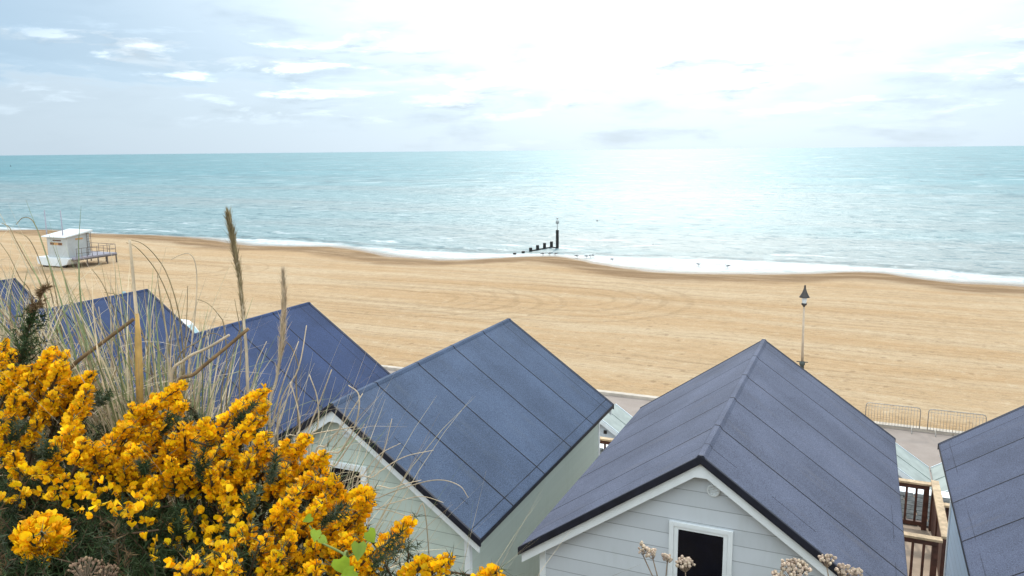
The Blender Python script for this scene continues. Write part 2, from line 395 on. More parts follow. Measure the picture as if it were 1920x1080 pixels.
# sea
svals = np.concatenate([np.arange(-5, 40, .6), np.linspace(41, 140, 70), np.geomspace(144, 60000, 50)])
colsea = np.concatenate([-np.geomspace(80000, 420, 26), cols, np.geomspace(320, 80000, 26)])
def sea_y(X, s): return np.where(s < 200, shore(X)+s, 90+s + (shore(X)-90)*np.exp(-np.clip(s-200, 0, None)/200))
def wave_h(X, s):
    h = 0
    for s0, a, wd, ph in ((5.5, .13, .9, .0), (11.5, .20, 1.3, 1.7), (19, .22, 1.8, 4.0), (29, .20, 2.2, 2.2), (41, .16, 2.6, .8)):
        sc = s0 + 2.2*np.sin(X*.035+ph)+1.1*np.sin(X*.11+2*ph)
        amp = a*np.clip(.45+.75*np.sin(X*.05+ph*2.3)+.35*np.sin(X*.17+ph), 0, 1.2)
        h = h+amp*np.exp(-((s-sc)/wd)**2)
    return h
def sea_z(X, Y, s): return SEA + np.where(s < 60, wave_h(X, s), 0)*np.clip((s+2)/5, 0, 1)
V, Fq = grid(colsea, svals, sea_y, sea_z)
def m_sea():
    m = bpy.data.materials.new('sea_water'); m.use_nodes = True; t = NT(m.node_tree); b = t.n['Principled BSDF']
    at_ = t.new('ShaderNodeAttribute', attribute_name='off_shore').outputs['Fac']
    ps = t.new('ShaderNodeNewGeometry').outputs['Position']
    sw = t.new('ShaderNodeAttribute', attribute_name='swash').outputs['Fac']     # metres inshore of the first wave line
    deep = (.060, .178, .198, 1); shal = (.205, .245, .238, 1)
    c = t.mix(t.ramp(at_, 5, 320), shal, deep)
    # wavelets near the beach, longer waves and wind streaks further out
    def layer(sx_, sy_, a, b_, seed, det=4):
        n = t.noise(t.comb(t.math('MULTIPLY', x_, sx_), t.math('MULTIPLY', y_, sy_), seed), 1.0, det, .62, .3)
        return n, t.math('MULTIPLY', t.ramp(at_, a[0], a[1]), t.ramp(at_, b_[0], b_[1], 1, 0))
    x_, y_, z_ = t.sep(ps)
    LY = [layer(.36, .55, (-2, 3), (30, 80), 1.0), layer(.20, .26, (12, 50), (110, 260), 5.0), layer(.070, .050, (80, 200), (450, 1200), 9.0), layer(.025, .0075, (400, 1000), (4000, 12000), 13.0)]
    mf = LY[0][0]; mf2 = LY[0][0]
    big = t.noise(t.vmul(ps, (.004, .016, 0)), 1.0, 4, .6)
    c = t.mix(t.ramp(big, .40, .62, .4, 0), c, (.085, .27, .30, 1))
    fo = t.noise(t.vmul(ps, (.09, .34, 0)), 1.0, 7, .68, .6)
    lacy = t.noise(t.vmul(ps, (.5, 1.2, 0)), 1.0, 7, .75)
    wob = t.math('ADD', t.math('SUBTRACT', sw, 1.2), t.math('MULTIPLY', t.math('SUBTRACT', fo, .5), 5.0))
    sheet = t.ramp(wob, -.5, .9)                                            # pale film of run-up filling the bays
    c = t.mix(t.math('MULTIPLY', sheet, t.ramp(lacy, .36, .56, .30, .97)), c, t.mix(t.ramp(at_, .2, 2.5), (.40, .36, .31, 1), (.61, .62, .615, 1)))
    crest = t.math('MULTIPLY', t.ramp(fo, .56, .64), t.math('MULTIPLY', t.ramp(at_, 10, 32, .75, 0), t.ramp(lacy, .4, .5, .2, 1)))
    foam = t.math('MAXIMUM', t.math('MULTIPLY', sheet, .8), crest)
    c = t.mix(crest, c, (.74, .76, .76, 1))
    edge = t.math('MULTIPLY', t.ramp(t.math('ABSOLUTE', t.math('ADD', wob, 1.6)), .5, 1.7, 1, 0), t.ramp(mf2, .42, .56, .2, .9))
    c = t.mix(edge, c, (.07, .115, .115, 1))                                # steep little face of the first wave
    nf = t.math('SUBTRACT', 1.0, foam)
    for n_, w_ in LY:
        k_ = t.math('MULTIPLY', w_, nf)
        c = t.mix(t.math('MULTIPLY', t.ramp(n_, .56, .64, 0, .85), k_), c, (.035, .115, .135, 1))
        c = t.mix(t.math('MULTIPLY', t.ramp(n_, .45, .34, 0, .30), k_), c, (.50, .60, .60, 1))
    t.l.new(c, b.inputs['Base Color'])
    t.put(b.inputs['Roughness'], t.ramp(foam, 0, 1, .38, .55)); b.inputs['IOR'].default_value = 1.33
    b.inputs['Specular IOR Level'].default_value = .44
    w1 = t.noise(t.vmul(ps, (.35, .9, 0)), 1.0, 8, .72)
    h = t.math('MULTIPLY', w1, .5)
    for (n_, w_), k_ in zip(LY, (1.0, 1.8, 3.5, 9.0)): h = t.math('ADD', h, t.math('MULTIPLY', t.math('MULTIPLY', n_, w_), k_))
    t.l.new(t.bump(h, .8, .6), b.inputs['Normal'])
    return m
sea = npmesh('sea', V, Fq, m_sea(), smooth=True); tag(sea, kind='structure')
WL = np.array([onz(px_, py_, SEA)[:2] for px_, py_ in ((0, 424), (165, 434), (330, 441), (562, 449), (703, 461), (880, 472), (1057, 474), (1269, 482), (1450, 488), (1622, 497), (1800, 508), (1919, 516))])
WL = WL[np.argsort(WL[:, 0])]
a2 = sea.data.attributes.new('swash', 'FLOAT', 'POINT')
a2.data.foreach_set('value', (np.interp(V[:, 0], WL[:, 0], WL[:, 1])-V[:, 1]).astype(np.float32))
at_ = sea.data.attributes.new('off_shore', 'FLOAT', 'POINT')
at_.data.foreach_set('value', np.repeat(svals, len(colsea)).astype(np.float32))

# promenade, kerb, terrace
def m_paving():
    m = bpy.data.materials.new('promenade_asphalt'); m.use_nodes = True; t = NT(m.node_tree); b = t.n['Principled BSDF']
    ps = t.new('ShaderNodeNewGeometry').outputs['Position']
    n = t.noise(ps, 1.2, 6, .7); g = t.noise(ps, 40, 3, .7)
    c = t.mix(t.ramp(n, .3, .7), (.235, .19, .16, 1), (.29, .24, .205, 1)); c = t.mix(t.ramp(g, .3, .7, 0, .35), c, (.36, .285, .235, 1))
    t.l.new(c, b.inputs['Base Color']); b.inputs['Roughness'].default_value = .9
    t.l.new(t.bump(g, .4, .01), b.inputs['Normal']); return m
M_prom = m_paving()
p = MB(); p.add([(-400, 20.1, 0), (300, 20.1, 0), (300, 37.1, 0), (-400, 37.1, 0)], [(0, 1, 2, 3)])
tag(p.build('promenade', M_prom), kind='structure')
M_kerb = material('kerb_stone', (.50, .43, .35), .85, .3, var=.15, vscale=2, bump=.3, bscale=30, coords='Object')
k = MB()
for i in range(-100, 75): k.box((i*4.0+2, 37.0, .03), (3.985, .32, .22))
tag(k.build('kerb', M_kerb, bevel=.02), kind='structure')
M_deck = material('terrace_paving', (.40, .30, .22), .85, .3, var=.2, vscale=1.5, bump=.3, bscale=25)
TZ = 3.95
te = MB(); te.box2((-60, 6.2, TZ-.6), (40, 20.0, TZ))
tag(te.build('terrace', M_deck), kind='structure')
M_block = material('grey_block_wall', (.13, .13, .125), .9, .2, var=.3, vscale=3, bump=.6, bscale=8, bdist=.05)
M_pave = material('dark_block_paving', (.085, .088, .085), .9, .2, var=.35, vscale=5, bump=.8, bscale=9, bdist=.04)
te = MB()
for i in range(-40, 90):
    for j in range(7): te.box((i*.42+.2*(j % 2), 18.33+j*.25, TZ+.02), (.40, .235, .05))
tag(te.build('path', M_pave, bevel=.012), kind='structure')
rw = thing('retaining_wall', 'grey block retaining wall holding up the lodge terrace above the promenade', 'wall', (0, 20.15, 0))
q = MB(); q.box2((-60, -.15, 0), (40, .15, TZ-.12)); q.build('wall_face', M_block, rw)
q = MB(); q.box2((-60, -.2, TZ-.118), (40, .22, TZ+.02)); q.build('coping', M_white, rw, bevel=.01)

# hillside under the photographer
HUM = at(250, 790, 2.2)
def hill_z(X, Y):
    X = np.asarray(X, float); Y = np.asarray(Y, float)
    base = np.where(Y < .5, CZ-1.62, CZ-1.62-(Y-.5)*.95)
    base = np.maximum(base, TZ-.35)
    hum = 1.9*np.exp(-(((X+2.3)/1.25)**2+((Y-1.35)/.85)**2))
    base = base + hum*np.clip((Y+1)/1.5, 0, 1)
    return base + .10*np.sin(X*1.3+Y*.7)*np.cos(Y*1.1-X*.4)*np.clip((7.0-Y)/2, 0, 1)
hx = np.concatenate([np.linspace(-60, -9, 40), np.arange(-8.8, 8, .2), np.linspace(8.4, 40, 30)]); hy = np.concatenate([np.linspace(-30, -2.2, 16), np.arange(-2, 7.5, .2)])
V, Fq = grid(hx, hy, lambda X, T_: T_, lambda X, Y, T_: hill_z(X, Y))
M_soil = material('rough_grass_soil', (.11, .085, .045), .95, .1, var=.5, vscale=5, bump=.8, bscale=14, bdist=.05)
hill = npmesh('hillside', V, Fq, M_soil, smooth=True); tag(hill, kind='structure')

# ------------------------------------------------------------------ lodges
RIDGE = 4.61; HW = 2.27; DROP = 1.58; LEN = 6.12; SL = DROP/HW
def chev(hw, top, th, cut=0.0):
    """chevron outline (x,z) under the ridge line at height top, vertical thickness th"""
    e = top-SL*hw
    if cut:
        return [(-hw, e-th), (-cut, top-th-SL*cut), (cut, top-th-SL*cut), (hw, e-th), (hw, e), (0, top), (-hw, e)]
    return [(-hw, e-th), (0, top-th), (hw, e-th), (hw, e), (0, top), (-hw, e)]
def lodge(rx, label, roof_m, clad_m, wall_z=TZ, wx=0.0):
    L = thing('beach_lodge', label, 'beach hut', (rx, 8.76, wall_z), 'gabled beach lodges in a row')
    r = MB()
    prof = chev(HW, RIDGE, .085); n = len(prof)
    vs = [(x, 0, z) for x, z in prof]+[(x, LEN, z) for x, z in prof]
    r.add(vs, [(3, 9, 10, 4), (4, 10, 11, 5)], 0)
    r.add(vs, [tuple(range(n)), tuple(range(2*n-1, n-1, -1)), (0, 6, 7, 1), (1, 7, 8, 2), (2, 8, 9, 3), (5, 11, 6, 0)], 1)
    # merge duplicates through a shared vertex list
    r2 = MB(); r2.add(vs, [(3, 9, 10, 4), (4, 10, 11, 5)], 0)
    for f in [tuple(range(n)), tuple(range(2*n-1, n-1, -1)), (0, 6, 7, 1), (1, 7, 8, 2), (2, 8, 9, 3), (5, 11, 6, 0)]:
        r2.f.append(f); r2.mi.append(1); r2.sm.append(False)
    ro = r2.build('roof', [roof_m, M_felt_edge], L, bevel=.022)
    # soft welted ridge cap
    cap = MB(); e = .06
    cap.add([(-e, .004, RIDGE-SL*e+.006), (-.03, .004, RIDGE+.004), (.03, .004, RIDGE+.004), (e, .004, RIDGE-SL*e+.006),
             (-e, LEN-.004, RIDGE-SL*e+.006), (-.03, LEN-.004, RIDGE+.004), (.03, LEN-.004, RIDGE+.004), (e, LEN-.004, RIDGE-SL*e+.006)],
            [(0, 1, 5, 4), (1, 2, 6, 5), (2, 3, 7, 6)])
    cap.build('ridge_cap', roof_m, ro)
    # black welt folded down over the verge, then the white bargeboard
    for y0, y1, nm in ((-.012, .03, 'verge_felt'), (LEN-.03, LEN+.012, 'verge_felt')):
        v = MB(); v.prism_y(chev(HW+.008, RIDGE+.008, .108), y0, y1); v.build(nm, M_felt_edge, L, bevel=.008)
    for y0, y1 in ((.032, .062), (LEN-.062, LEN-.032)):
        v = MB(); v.prism_y(chev(HW-.03, RIDGE-.085, .15, .07), y0, y1); v.build('bargeboard', M_white, L, bevel=.004)
    # walls: pentagon between the eaves
    hw = 2.02; ey = RIDGE-.10-SL*hw; y0, y1 = .17, LEN-.17
    wl = MB(); wl.prism_y([(-hw, -.3), (hw, -.3), (hw, ey), (0, RIDGE-.10), (-hw, ey)], y0, y1); wl.build('wall', clad_m, L)
    for sx_ in (-1, 1):
        for yy in (y0, y1):
            c = MB(); s_ = 1 if yy == y0 else -1
            c.box2((sx_*(hw-.06), yy-.018*s_, -.3), (sx_*(hw+.018), yy+.06*s_, ey-.04)); c.build('corner_trim', M_white, L)
    # window in the rear gable
    x0, x1, zt, zb = wx-.37, wx+.37, RIDGE-.92, RIDGE-2.0
    fr = MB(); y = y0
    fr.box2((x0, y-.035, zb), (x0+.055, y-.002, zt)); fr.box2((x1-.055, y-.035, zb), (x1, y-.002, zt))
    fr.box2((x0+.055, y-.035, zt-.055), (x1-.055, y-.002, zt)); fr.box2((x0-.04, y-.07, zb-.04), (x1+.04, y-.002, zb-.001))
    wn = fr.build('window', M_white, L, bevel=.004)
    f2 = MB(); a = .057
    f2.box2((x0+a, y-.022, zb+.002), (x0+a+.05, y-.003, zt-a)); f2.box2((x1-a-.05, y-.022, zb+.002), (x1-a, y-.003, zt-a))
    f2.box2((x0+a+.05, y-.022, zt-a-.035), (x1-a-.05, y-.003, zt-a)); f2.box2((x0+a+.05, y-.022, zb+.002), (x1-a-.05, y-.003, zb+.05))
    f2.build('frame', M_white, wn, bevel=.003)
    g = MB(); g.box2((x0+a+.05, y-.010, zb+.05), (x1-a-.05, y-.004, zt-a-.035)); g.build('pane', M_glass, wn)
    # round louvred vent
    vt = MB(); cx, cz = .13, RIDGE-.46; sg = 20
    ring = [(cx+math.cos(2*PI*k/sg)*rr, y-dy, cz+math.sin(2*PI*k/sg)*rr) for rr, dy in ((.075, .0), (.075, .022), (.058, .026), (.055, .010)) for k in range(sg)]
    vt.add(ring, [(i*sg+k, i*sg+(k+1) % sg, (i+1)*sg+(k+1) % sg, (i+1)*sg+k) for i in range(3) for k in range(sg)]+[tuple(3*sg+k for k in range(sg))])
    for k in range(-2, 3):
        hwid = math.sqrt(max(.0, .054**2-(k*.02)**2)); vt.box((cx, y-.016, cz+k*.02), (2*hwid, .012, .009), mat=Matrix.Rotation(.5, 3, 'X'))
    vt.build('vent', M_vent, L)
    # seaward glazed doors
    yb = y1; dr = MB(); dr.box2((-1.0, yb+.003, 0), (1.0, yb+.05, 2.1)); do = dr.build('door', M_white, L, bevel=.01)
    for sx_ in (-1, 1):
        g = MB(); g.box2((sx_*.12, yb+.051, .2), (sx_*.85, yb+.058, 1.95)); g.build('pane', M_glass, do)
        hd = MB(); hd.box2((sx_*.04, yb+.051, 1.0), (sx_*.07, yb+.10, 1.16)); hd.build('handle', M_metal, do)
    return L
CL = dict(sage=m_clad('sage_green_cladding', (.60, .665, .585), plain_sides=True), dove=m_clad('dove_grey_cladding', (.62, .645, .665)),
          sky=m_clad('pale_blue_cladding', (.44, .56, .70)), cream=m_clad('cream_cladding', (.55, .52, .43)))
for rx, lb, rm, cm in (
    (-21.97, 'beach lodge at the far left edge, only its dark roof tip showing behind the grass', 'blue', 'sky'),
    (-16.85, 'beach lodge with deep blue felt roof behind the tall reed stalk and arching grass', 'blue', 'cream'),
    (-11.72, 'beach lodge with plain blue felt roof behind the two feathery plumes', 'blue', 'dove'),
    (-6.62, 'sage green beach lodge with slate blue felt roof, gable half hidden by yellow gorse', 'slate', 'sage'),
    (-1.53, 'dove grey beach lodge with whole rear gable, window and round vent in view', 'grey', 'dove'),
    (3.68, 'pale blue beach lodge at the right edge, cut off by the photo', 'pale', 'sky')):
    lodge(rx, lb, M_roof[rm], CL[cm], wx=.07 if cm == 'sage' else 0.0)

# ------------------------------------------------------------------ balustrades between the lodges
def balustrade(x0, x1, y, label, top=5.0, base=TZ, first_post=True):
    B = thing('balustrade', label, 'railing', (x0, y, base), 'timber balustrades on the terrace')
    Lx = x1-x0; h = top-base
    m = MB(); m.box2((-.06, -.075, h-.045), (Lx+.06, .075, h)); m.build('top_rail', M_wood_rail, B, bevel=.006)
    m = MB(); m.box2((0, -.035, h-.145), (Lx, .035, h-.047)); m.build('sub_rail', M_wood_dark, B)
    m = MB(); m.box2((0, -.035, .08), (Lx, .035, .17)); m.build('bottom_rail', M_wood_dark, B)
    for xx in (.05, Lx-.05) if first_post else (Lx-.05,):
        m = MB(); m.box2((xx-.05, -.05, 0), (xx+.05, .05, h-.146)); m.build('post', M_wood_dark, B)
    nb = max(2, int(Lx/.185)); rs = []
    for i in range(1, nb):
        xx = .05+(Lx-.1)*i/nb
        m = MB(); m.box2((xx-.022, -.022, .171), (xx+.022, .022, h-.146)); m.build('baluster', M_wood_dark, B)
    return B
balustrade(-3.15, 1.62, 18.1, 'pale capped balustrade with dark balusters beyond the gap right of the dove grey lodge')
balustrade(-8.3, -3.25, 18.1, 'short length of brown balustrade glimpsed between the sage green and dove grey lodges')
balustrade(.60, 1.60, 15.45, 'nearer short balustrade closing the passage between the dove grey and pale blue lodges')
balustrade(1.84, 4.6, 17.1, 'brown balustrade in front of the pale blue lodge, mostly hidden by its wall')
hr = thing('handrail', 'pale timber handrail on a dark boarded side running between the two balustrades', 'railing', (1.72, 15.5, TZ))
m = MB(); m.box2((-.075, 0.0, 1.03), (.075, 2.72, 1.085)); m.build('top_rail', M_wood_rail, hr, bevel=.006)
m = MB(); m.box2((-.03, .03, .1), (.03, 2.65, 1.029))
m.build('side_board', M_wood_dark, hr)
for yy in (.05, 1.35, 2.62):
    m = MB(); m.box2((-.055, yy-.05, 0), (.055, yy+.05, 1.028)); m.build('post', M_wood_dark, hr)

# ------------------------------------------------------------------ old beach huts on the promenade
M_sroof = material('pale_green_felt', (.34, .37, .34), .8, .3, var=.12, vscale=2, bump=.25, bscale=80)
M_swall = material('white_boarding', (.60, .64, .66), .55, .4, var=.07, vscale=2, bump=.15, bscale=30)
M_sdoor = material('brown_door', (.22, .075, .03), .6, .4, var=.2)
def small_hut(rx, label, y0=24.95, ln=2.3):
    L = thing('beach_hut', label, 'beach hut', (rx, y0, 0), 'small old beach huts on the promenade')
    hw, rz_, ez = 1.24, 2.82, 1.99; sl = (rz_-ez)/hw
    pf = [(-hw, ez-.05), (0, rz_-.05), (hw, ez-.05), (hw, ez), (0, rz_), (-hw, ez)]
    r = MB(); r.prism_y(pf, 0, ln); ro = r.build('roof', M_sroof, L, bevel=.01)
    for y in (.02, ln*.5, ln-.06):
        for s_ in (-1, 1):
            b = MB(); b.add([(s_*hw, y, ez+.004), (0, y, rz_+.004), (0, y+.045, rz_+.004), (s_*hw, y+.045, ez+.004),
                             (s_*hw, y, ez+.022), (0, y, rz_+.022), (0, y+.045, rz_+.022), (s_*hw, y+.045, ez+.022)],
                            [(0, 1, 2, 3), (4, 5, 6, 7), (0, 1, 5, 4), (2, 3, 7, 6), (0, 3, 7, 4)]); b.build('batten', M_swall if y != ln*.5 else M_sroof, ro)
    wl = MB(); h2 = 1.12; e2 = rz_-.06-sl*h2; wl.prism_y([(-h2, 0), (h2, 0), (h2, e2), (0, rz_-.06), (-h2, e2)], .10, ln-.1); wl.build('wall', M_swall, L)
    for y in (-.02, ln):
        v = MB(); v.prism_y([(-hw, ez-.16), (0, rz_-.16), (hw, ez-.16), (hw, ez-.006), (0, rz_-.006), (-hw, ez-.006)], y, y+.018); v.build('bargeboard', M_white, L)
    v = MB(); v.box2((.08, .07, rz_-.52), (.19, .098, rz_-.40)); v.build('vent', M_black, L)
    v = MB(); v.box2((-.55, ln-.098, 0), (.55, ln-.05, 1.85)); v.build('door', M_sdoor, L)
    return L
small_hut(-7.88, 'small white hut with vented gable and pale green roof glimpsed between two lodges', 25.42, 1.85)
small_hut(1.13, 'pale green roofed hut left of the narrow valley beyond the balustrade')
small_hut(3.66, 'pale green roofed hut right of the narrow valley, next to the pale blue lodge')

# ------------------------------------------------------------------ crowd barriers
def barrier(px, label, src=None):
    if src:
        o = copy_tree(src); o.location = (px, 36.72, .145 if False else 0); tag(o, label); return o
    B = thing('crowd_barrier', label, 'barrier', (px, 36.72, 0), 'steel crowd barriers along the promenade edge')
    Lb, Hb, z0, r = 2.12, 1.08, .16, .018; c = .14
    pts = [(0, 0, z0)]+[(0, 0, Hb-c)]+[(c-c*math.cos(a), 0, Hb-c+c*math.sin(a)) for a in np.linspace(.3, PI/2, 5)]
    pts += [(Lb-c+c*math.sin(a), 0, Hb-c+c*math.cos(a)) for a in np.linspace(0, PI/2-.3, 5)]+[(Lb, 0, Hb-c), (Lb, 0, z0)]
    m = MB(); m.tube(pts, r, 8); m.tube([(0, 0, z0), (Lb, 0, z0)], r, 8); m.tube([(0, 0, Hb-.14), (Lb, 0, Hb-.14)], .008, 6); m.build('frame', M_metal, B)
    for i in range(1, 18):
        xx = Lb*i/18; b = MB(); b.tube([(xx, 0, z0), (xx, 0, Hb-.01)], .0075, 6); b.build('bar', M_metal, B)
    for xx in (.30, Lb-.30):
        b = MB(); b.tube([(xx, -.34, .0), (xx, -.30, .05), (xx, 0, z0), (xx, .13, .17), (xx, .16, .16)], .017, 6); b.build('foot', M_metal, B)
    return B
b1 = barrier(.60, 'left one of the two steel crowd barriers at the edge of the sand')
barrier(3.02, 'right one of the two steel crowd barriers, partly behind the pale blue lodge roof', b1)

# ------------------------------------------------------------------ lamp post
M_cream = material('cream_lamp_paint', (.52, .40, .28), .5, .4, var=.12)
M_bronze = material('dark_bronze_paint', (.045, .035, .028), .5, .5, var=.25)
M_green = material('dark_green_paint', (.05, .06, .05), .5, .5, var=.25)
M_lglass = material('lamp_glass', (.75, .75, .72), .1, .5, var=.03)
lp = thing('street_lamp', 'cream street lamp with dark conical hood standing at the promenade edge', 'street lamp', (-2.08, 36.35, 0))
m = MB(); m.lathe([(.0, 0), (.17, 0), (.17, .12), (.13, .18), (.11, 1.2), (.085, 1.3), (.085, 2.55), (.12, 2.6), (.12, 2.68), (.07, 2.75)], seg=14); m.build('base', M_green, lp)
m = MB(); m.tube([(0, 0, 2.75), (-.02, 0, 3.6), (-.05, 0, 5.22)], [.058, .050, .040], 12); m.build('pole', M_cream, lp)
m = MB(); m.tube([(-.24, 0, 2.72), (.24, 0, 2.72)], .022, 8); m.build('ladder_bar', M_green, lp)
m = MB(); m.lathe([(.04, 5.18), (.05, 5.22), (.11, 5.27), (.12, 5.33), (.09, 5.35)], (-.05, 0, 0), 14); m.build('lantern_base', M_bronze, lp)
m = MB(); m.lathe([(.085, 5.35), (.12, 5.61)], (-.05, 0, 0), 14); m.build('lantern_glass', M_lglass, lp)
m = MB(); m.lathe([(.08, 5.59), (.225, 5.60), (.21, 5.63), (.155, 5.72), (.10, 5.83), (.06, 5.95), (.042, 6.02), (.038, 6.08), (.045, 6.10), (.02, 6.14), (0, 6.15)], (-.05, 0, 0), 18); m.build('lamp_hood', M_bronze, lp)

# ------------------------------------------------------------------ lifeguard cabin on the sand
M_cab = material('white_grp_panel', (.66, .68, .67), .45, .5, var=.06, vscale=1)
M_cab2 = material('dull_white_panel', (.44, .455, .44), .5, .4, var=.08, vscale=1)
M_steel = material('weathered_steel', (.17, .14, .12), .6, .4, .3, var=.25)
M_orange = material('faded_orange_board', (.50, .27, .11), .6, .3, var=.12)
M_brown = material('dark_brown_letters', (.13, .06, .04), .6, .3, var=.1)
M_pole2 = material('grey_mast', (.30, .28, .32), .5, .4, var=.1)
LG = (-80.2, 60.7); lz = float(sand_z(np.array([LG[0]]), np.array([LG[1]]))[0])-.02
lg = thing('lifeguard_cabin', 'white lifeguard cabin on a trailer with raised railed deck, on the sand', 'lifeguard hut', (LG[0], LG[1], lz))
m = MB()      # trailer hull with raked ends
hp = [(-4.7, .75), (-4.55, .32), (-3.6, .18), (-.9, .16), (.1, .42), (.45, .95), (.45, 1.12), (-4.7, 1.12)]
m.prism_y(hp, -.45, 1.1); m.build('trailer_hull', M_cab, lg, bevel=.06)
m = MB(); m.prism_y([(-3.25, 1.13), (0, 1.13), (0, 3.38), (-3.25, 3.38)], -.02, 2.75); m.add([(-3.25, -.02, 3.381), (0, -.02, 3.381), (0, 2.75, 3.381), (-3.25, 2.75, 3.381), (-3.25, 2.75, 3.74), (0, 2.75, 3.74), (-3.25, -.02, 3.40), (0, -.02, 3.40)], [(0, 1, 7, 6), (1, 2, 5, 7), (3, 0, 6, 4), (2, 3, 4, 5), (6, 7, 5, 4)]); m.build('cabin', M_cab2, lg)
m = MB()
m.add([(-3.55, -.45, 3.36), (.25, -.45, 3.36), (.25, 3.1, 3.80), (-3.55, 3.1, 3.80), (-3.55, -.45, 3.48), (.25, -.45, 3.48), (.25, 3.1, 4.02), (-3.55, 3.1, 4.02)],
      [(3, 2, 1, 0), (4, 5, 6, 7), (0, 1, 5, 4), (1, 2, 6, 5), (2, 3, 7, 6), (3, 0, 4, 7)]); m.build('roof', M_cab, lg, bevel=.03)
m = MB(); m.box2((-2.75, -.06, 2.50), (-.85, -.025, 2.78)); sg = m.build('sign_board', M_orange, lg)
for a, b in ((-2.72, -2.15), (-1.42, -.88)):
    m = MB(); m.box2((a, -.075, 2.53), (b, -.062, 2.75)); m.build('dark_panel', M_brown, sg)
m = MB()
for i in range(6): m.box2((-2.3+i*.22, -.045, 2.93), (-2.13+i*.22, -.022, 3.07))
m.build('lettering', M_brown, lg)
m = MB(); m.box2((.005, 1.0, 3.02), (.03, 1.9, 3.2)); m.build('side_vent', M_orange, lg)
m = MB(); m.box2((.0, -.02, 1.0), (1.1, 5.3, 1.16)); m.box2((-3.25, 2.76, 1.0), (-.002, 5.3, 1.16)); m.build('deck', M_pole2, lg)
m = MB(); m.box2((.0, -.05, .84), (1.12, 5.32, .998)); m.build('deck_beam', M_steel, lg)
for xx, yy in ((1.05, .15), (1.05, 1.4), (1.05, 2.8), (1.05, 4.0), (1.05, 5.2), (-.6, 5.2), (-3.1, 5.2)):
    m = MB(); m.box2((xx-.05, yy-.05, 0), (xx+.05, yy+.05, .84)); m.build('leg', M_steel, lg)
m = MB()
for yy in (.15, .8, 1.45, 2.1, 2.75, 3.6, 4.4, 5.2): m.tube([(1.06, yy, 1.16), (1.06, yy, 2.15)], .03, 6)
for zz in (1.6, 2.15): m.tube([(1.06, .1, zz), (1.06, 5.22, zz)], .028, 6); m.tube([(1.06, 5.22, zz), (-3.1, 5.22, zz)], .028, 6)
for xx in (-.3, -1.7, -3.1): m.tube([(xx, 5.22, 1.16), (xx, 5.22, 2.15)], .03, 6)
m.build('deck_railing', M_steel, lg)
m = MB()
for xx in (.06, .06): pass
for yy in (2.35, 2.85): m.tube([(.12, yy, 1.2), (.12, yy, 3.9)], .03, 6)
for i in range(8): m.tube([(.12, 2.35, 1.5+i*.3), (.12, 2.85, 1.5+i*.3)], .02, 6)
m.build('ladder', M_steel, lg)
for yy, hh, xx in ((.5, 6.3, -3.9), (.2, 6.35, -.9)):
    m = MB(); m.tube([(xx, yy, 1.1), (xx+.03, yy, hh)], [.07, .05], 6); m.build('mast', M_pole2, lg)
for xx in (-3.7, -.6):
    m = MB(); n_ = 20
    for k in range(1):
        a = [(xx+.34*math.cos(2*PI*i/n_), -.3, .34+.34*math.sin(2*PI*i/n_)) for i in range(n_)]
        bq = [(p_[0], -.05, p_[2]) for p_ in a]
        m.add(a+bq, [tuple(range(n_)), tuple(reversed(range(n_, 2*n_)))]+[(i, i+n_, (i+1) % n_+n_, (i+1) % n_) for i in range(n_)])
    m.build('wheel', M_black, lg)

# ------------------------------------------------------------------ groyne with marker post
gr = thing('groyne', 'dark timber groyne stepping into the sea towards a tall marker post', 'groyne', (-40.3, 93.0, SEA-.3))
PP = [(965, 477, .20), (981, 474.5, .25), (995, 471.5, .50), (1008, 468.8, .65), (1021, 466.5, .78), (1034, 464.5, .85)]
base = np.array(gr.location); pts = []
for px, py, h in PP:
    q_ = onz(px, py, SEA)-base; pts.append(q_)
    m = MB(); m.box2((q_[0]-.17, q_[1]-.17, -.2), (q_[0]+.17, q_[1]+.17, .3+h)); m.build('post', M_tar, gr, bevel=.03)
mp = onz(1045, 465.5, SEA)-base
m = MB()
for a, b in zip(pts[2:], pts[3:]+[mp]):
    m.tube([(a[0], a[1], .34), (b[0], b[1], .34)], .12, 6)
m.build('plank_wall', M_tar, gr)
m = MB(); m.box2((mp[0]-.165, mp[1]-.165, -.3), (mp[0]+.165, mp[1]+.165, 2.75)); m.build('marker_post', M_tar, gr, bevel=.03)
M_pole = material('grey_marker_pole', (.30, .31, .30), .5, .4, var=.1)
m = MB(); m.tube([(mp[0], mp[1], 2.7), (mp[0], mp[1], 3.75)], .05, 8); m.build('marker_pole', M_pole, gr)
m = MB(); m.lathe([(.05, 3.55), (.22, 3.65), (.24, 3.9), (.17, 4.02), (0, 4.03)], (mp[0], mp[1], 0), 10); m.build('topmark', M_pole, gr)

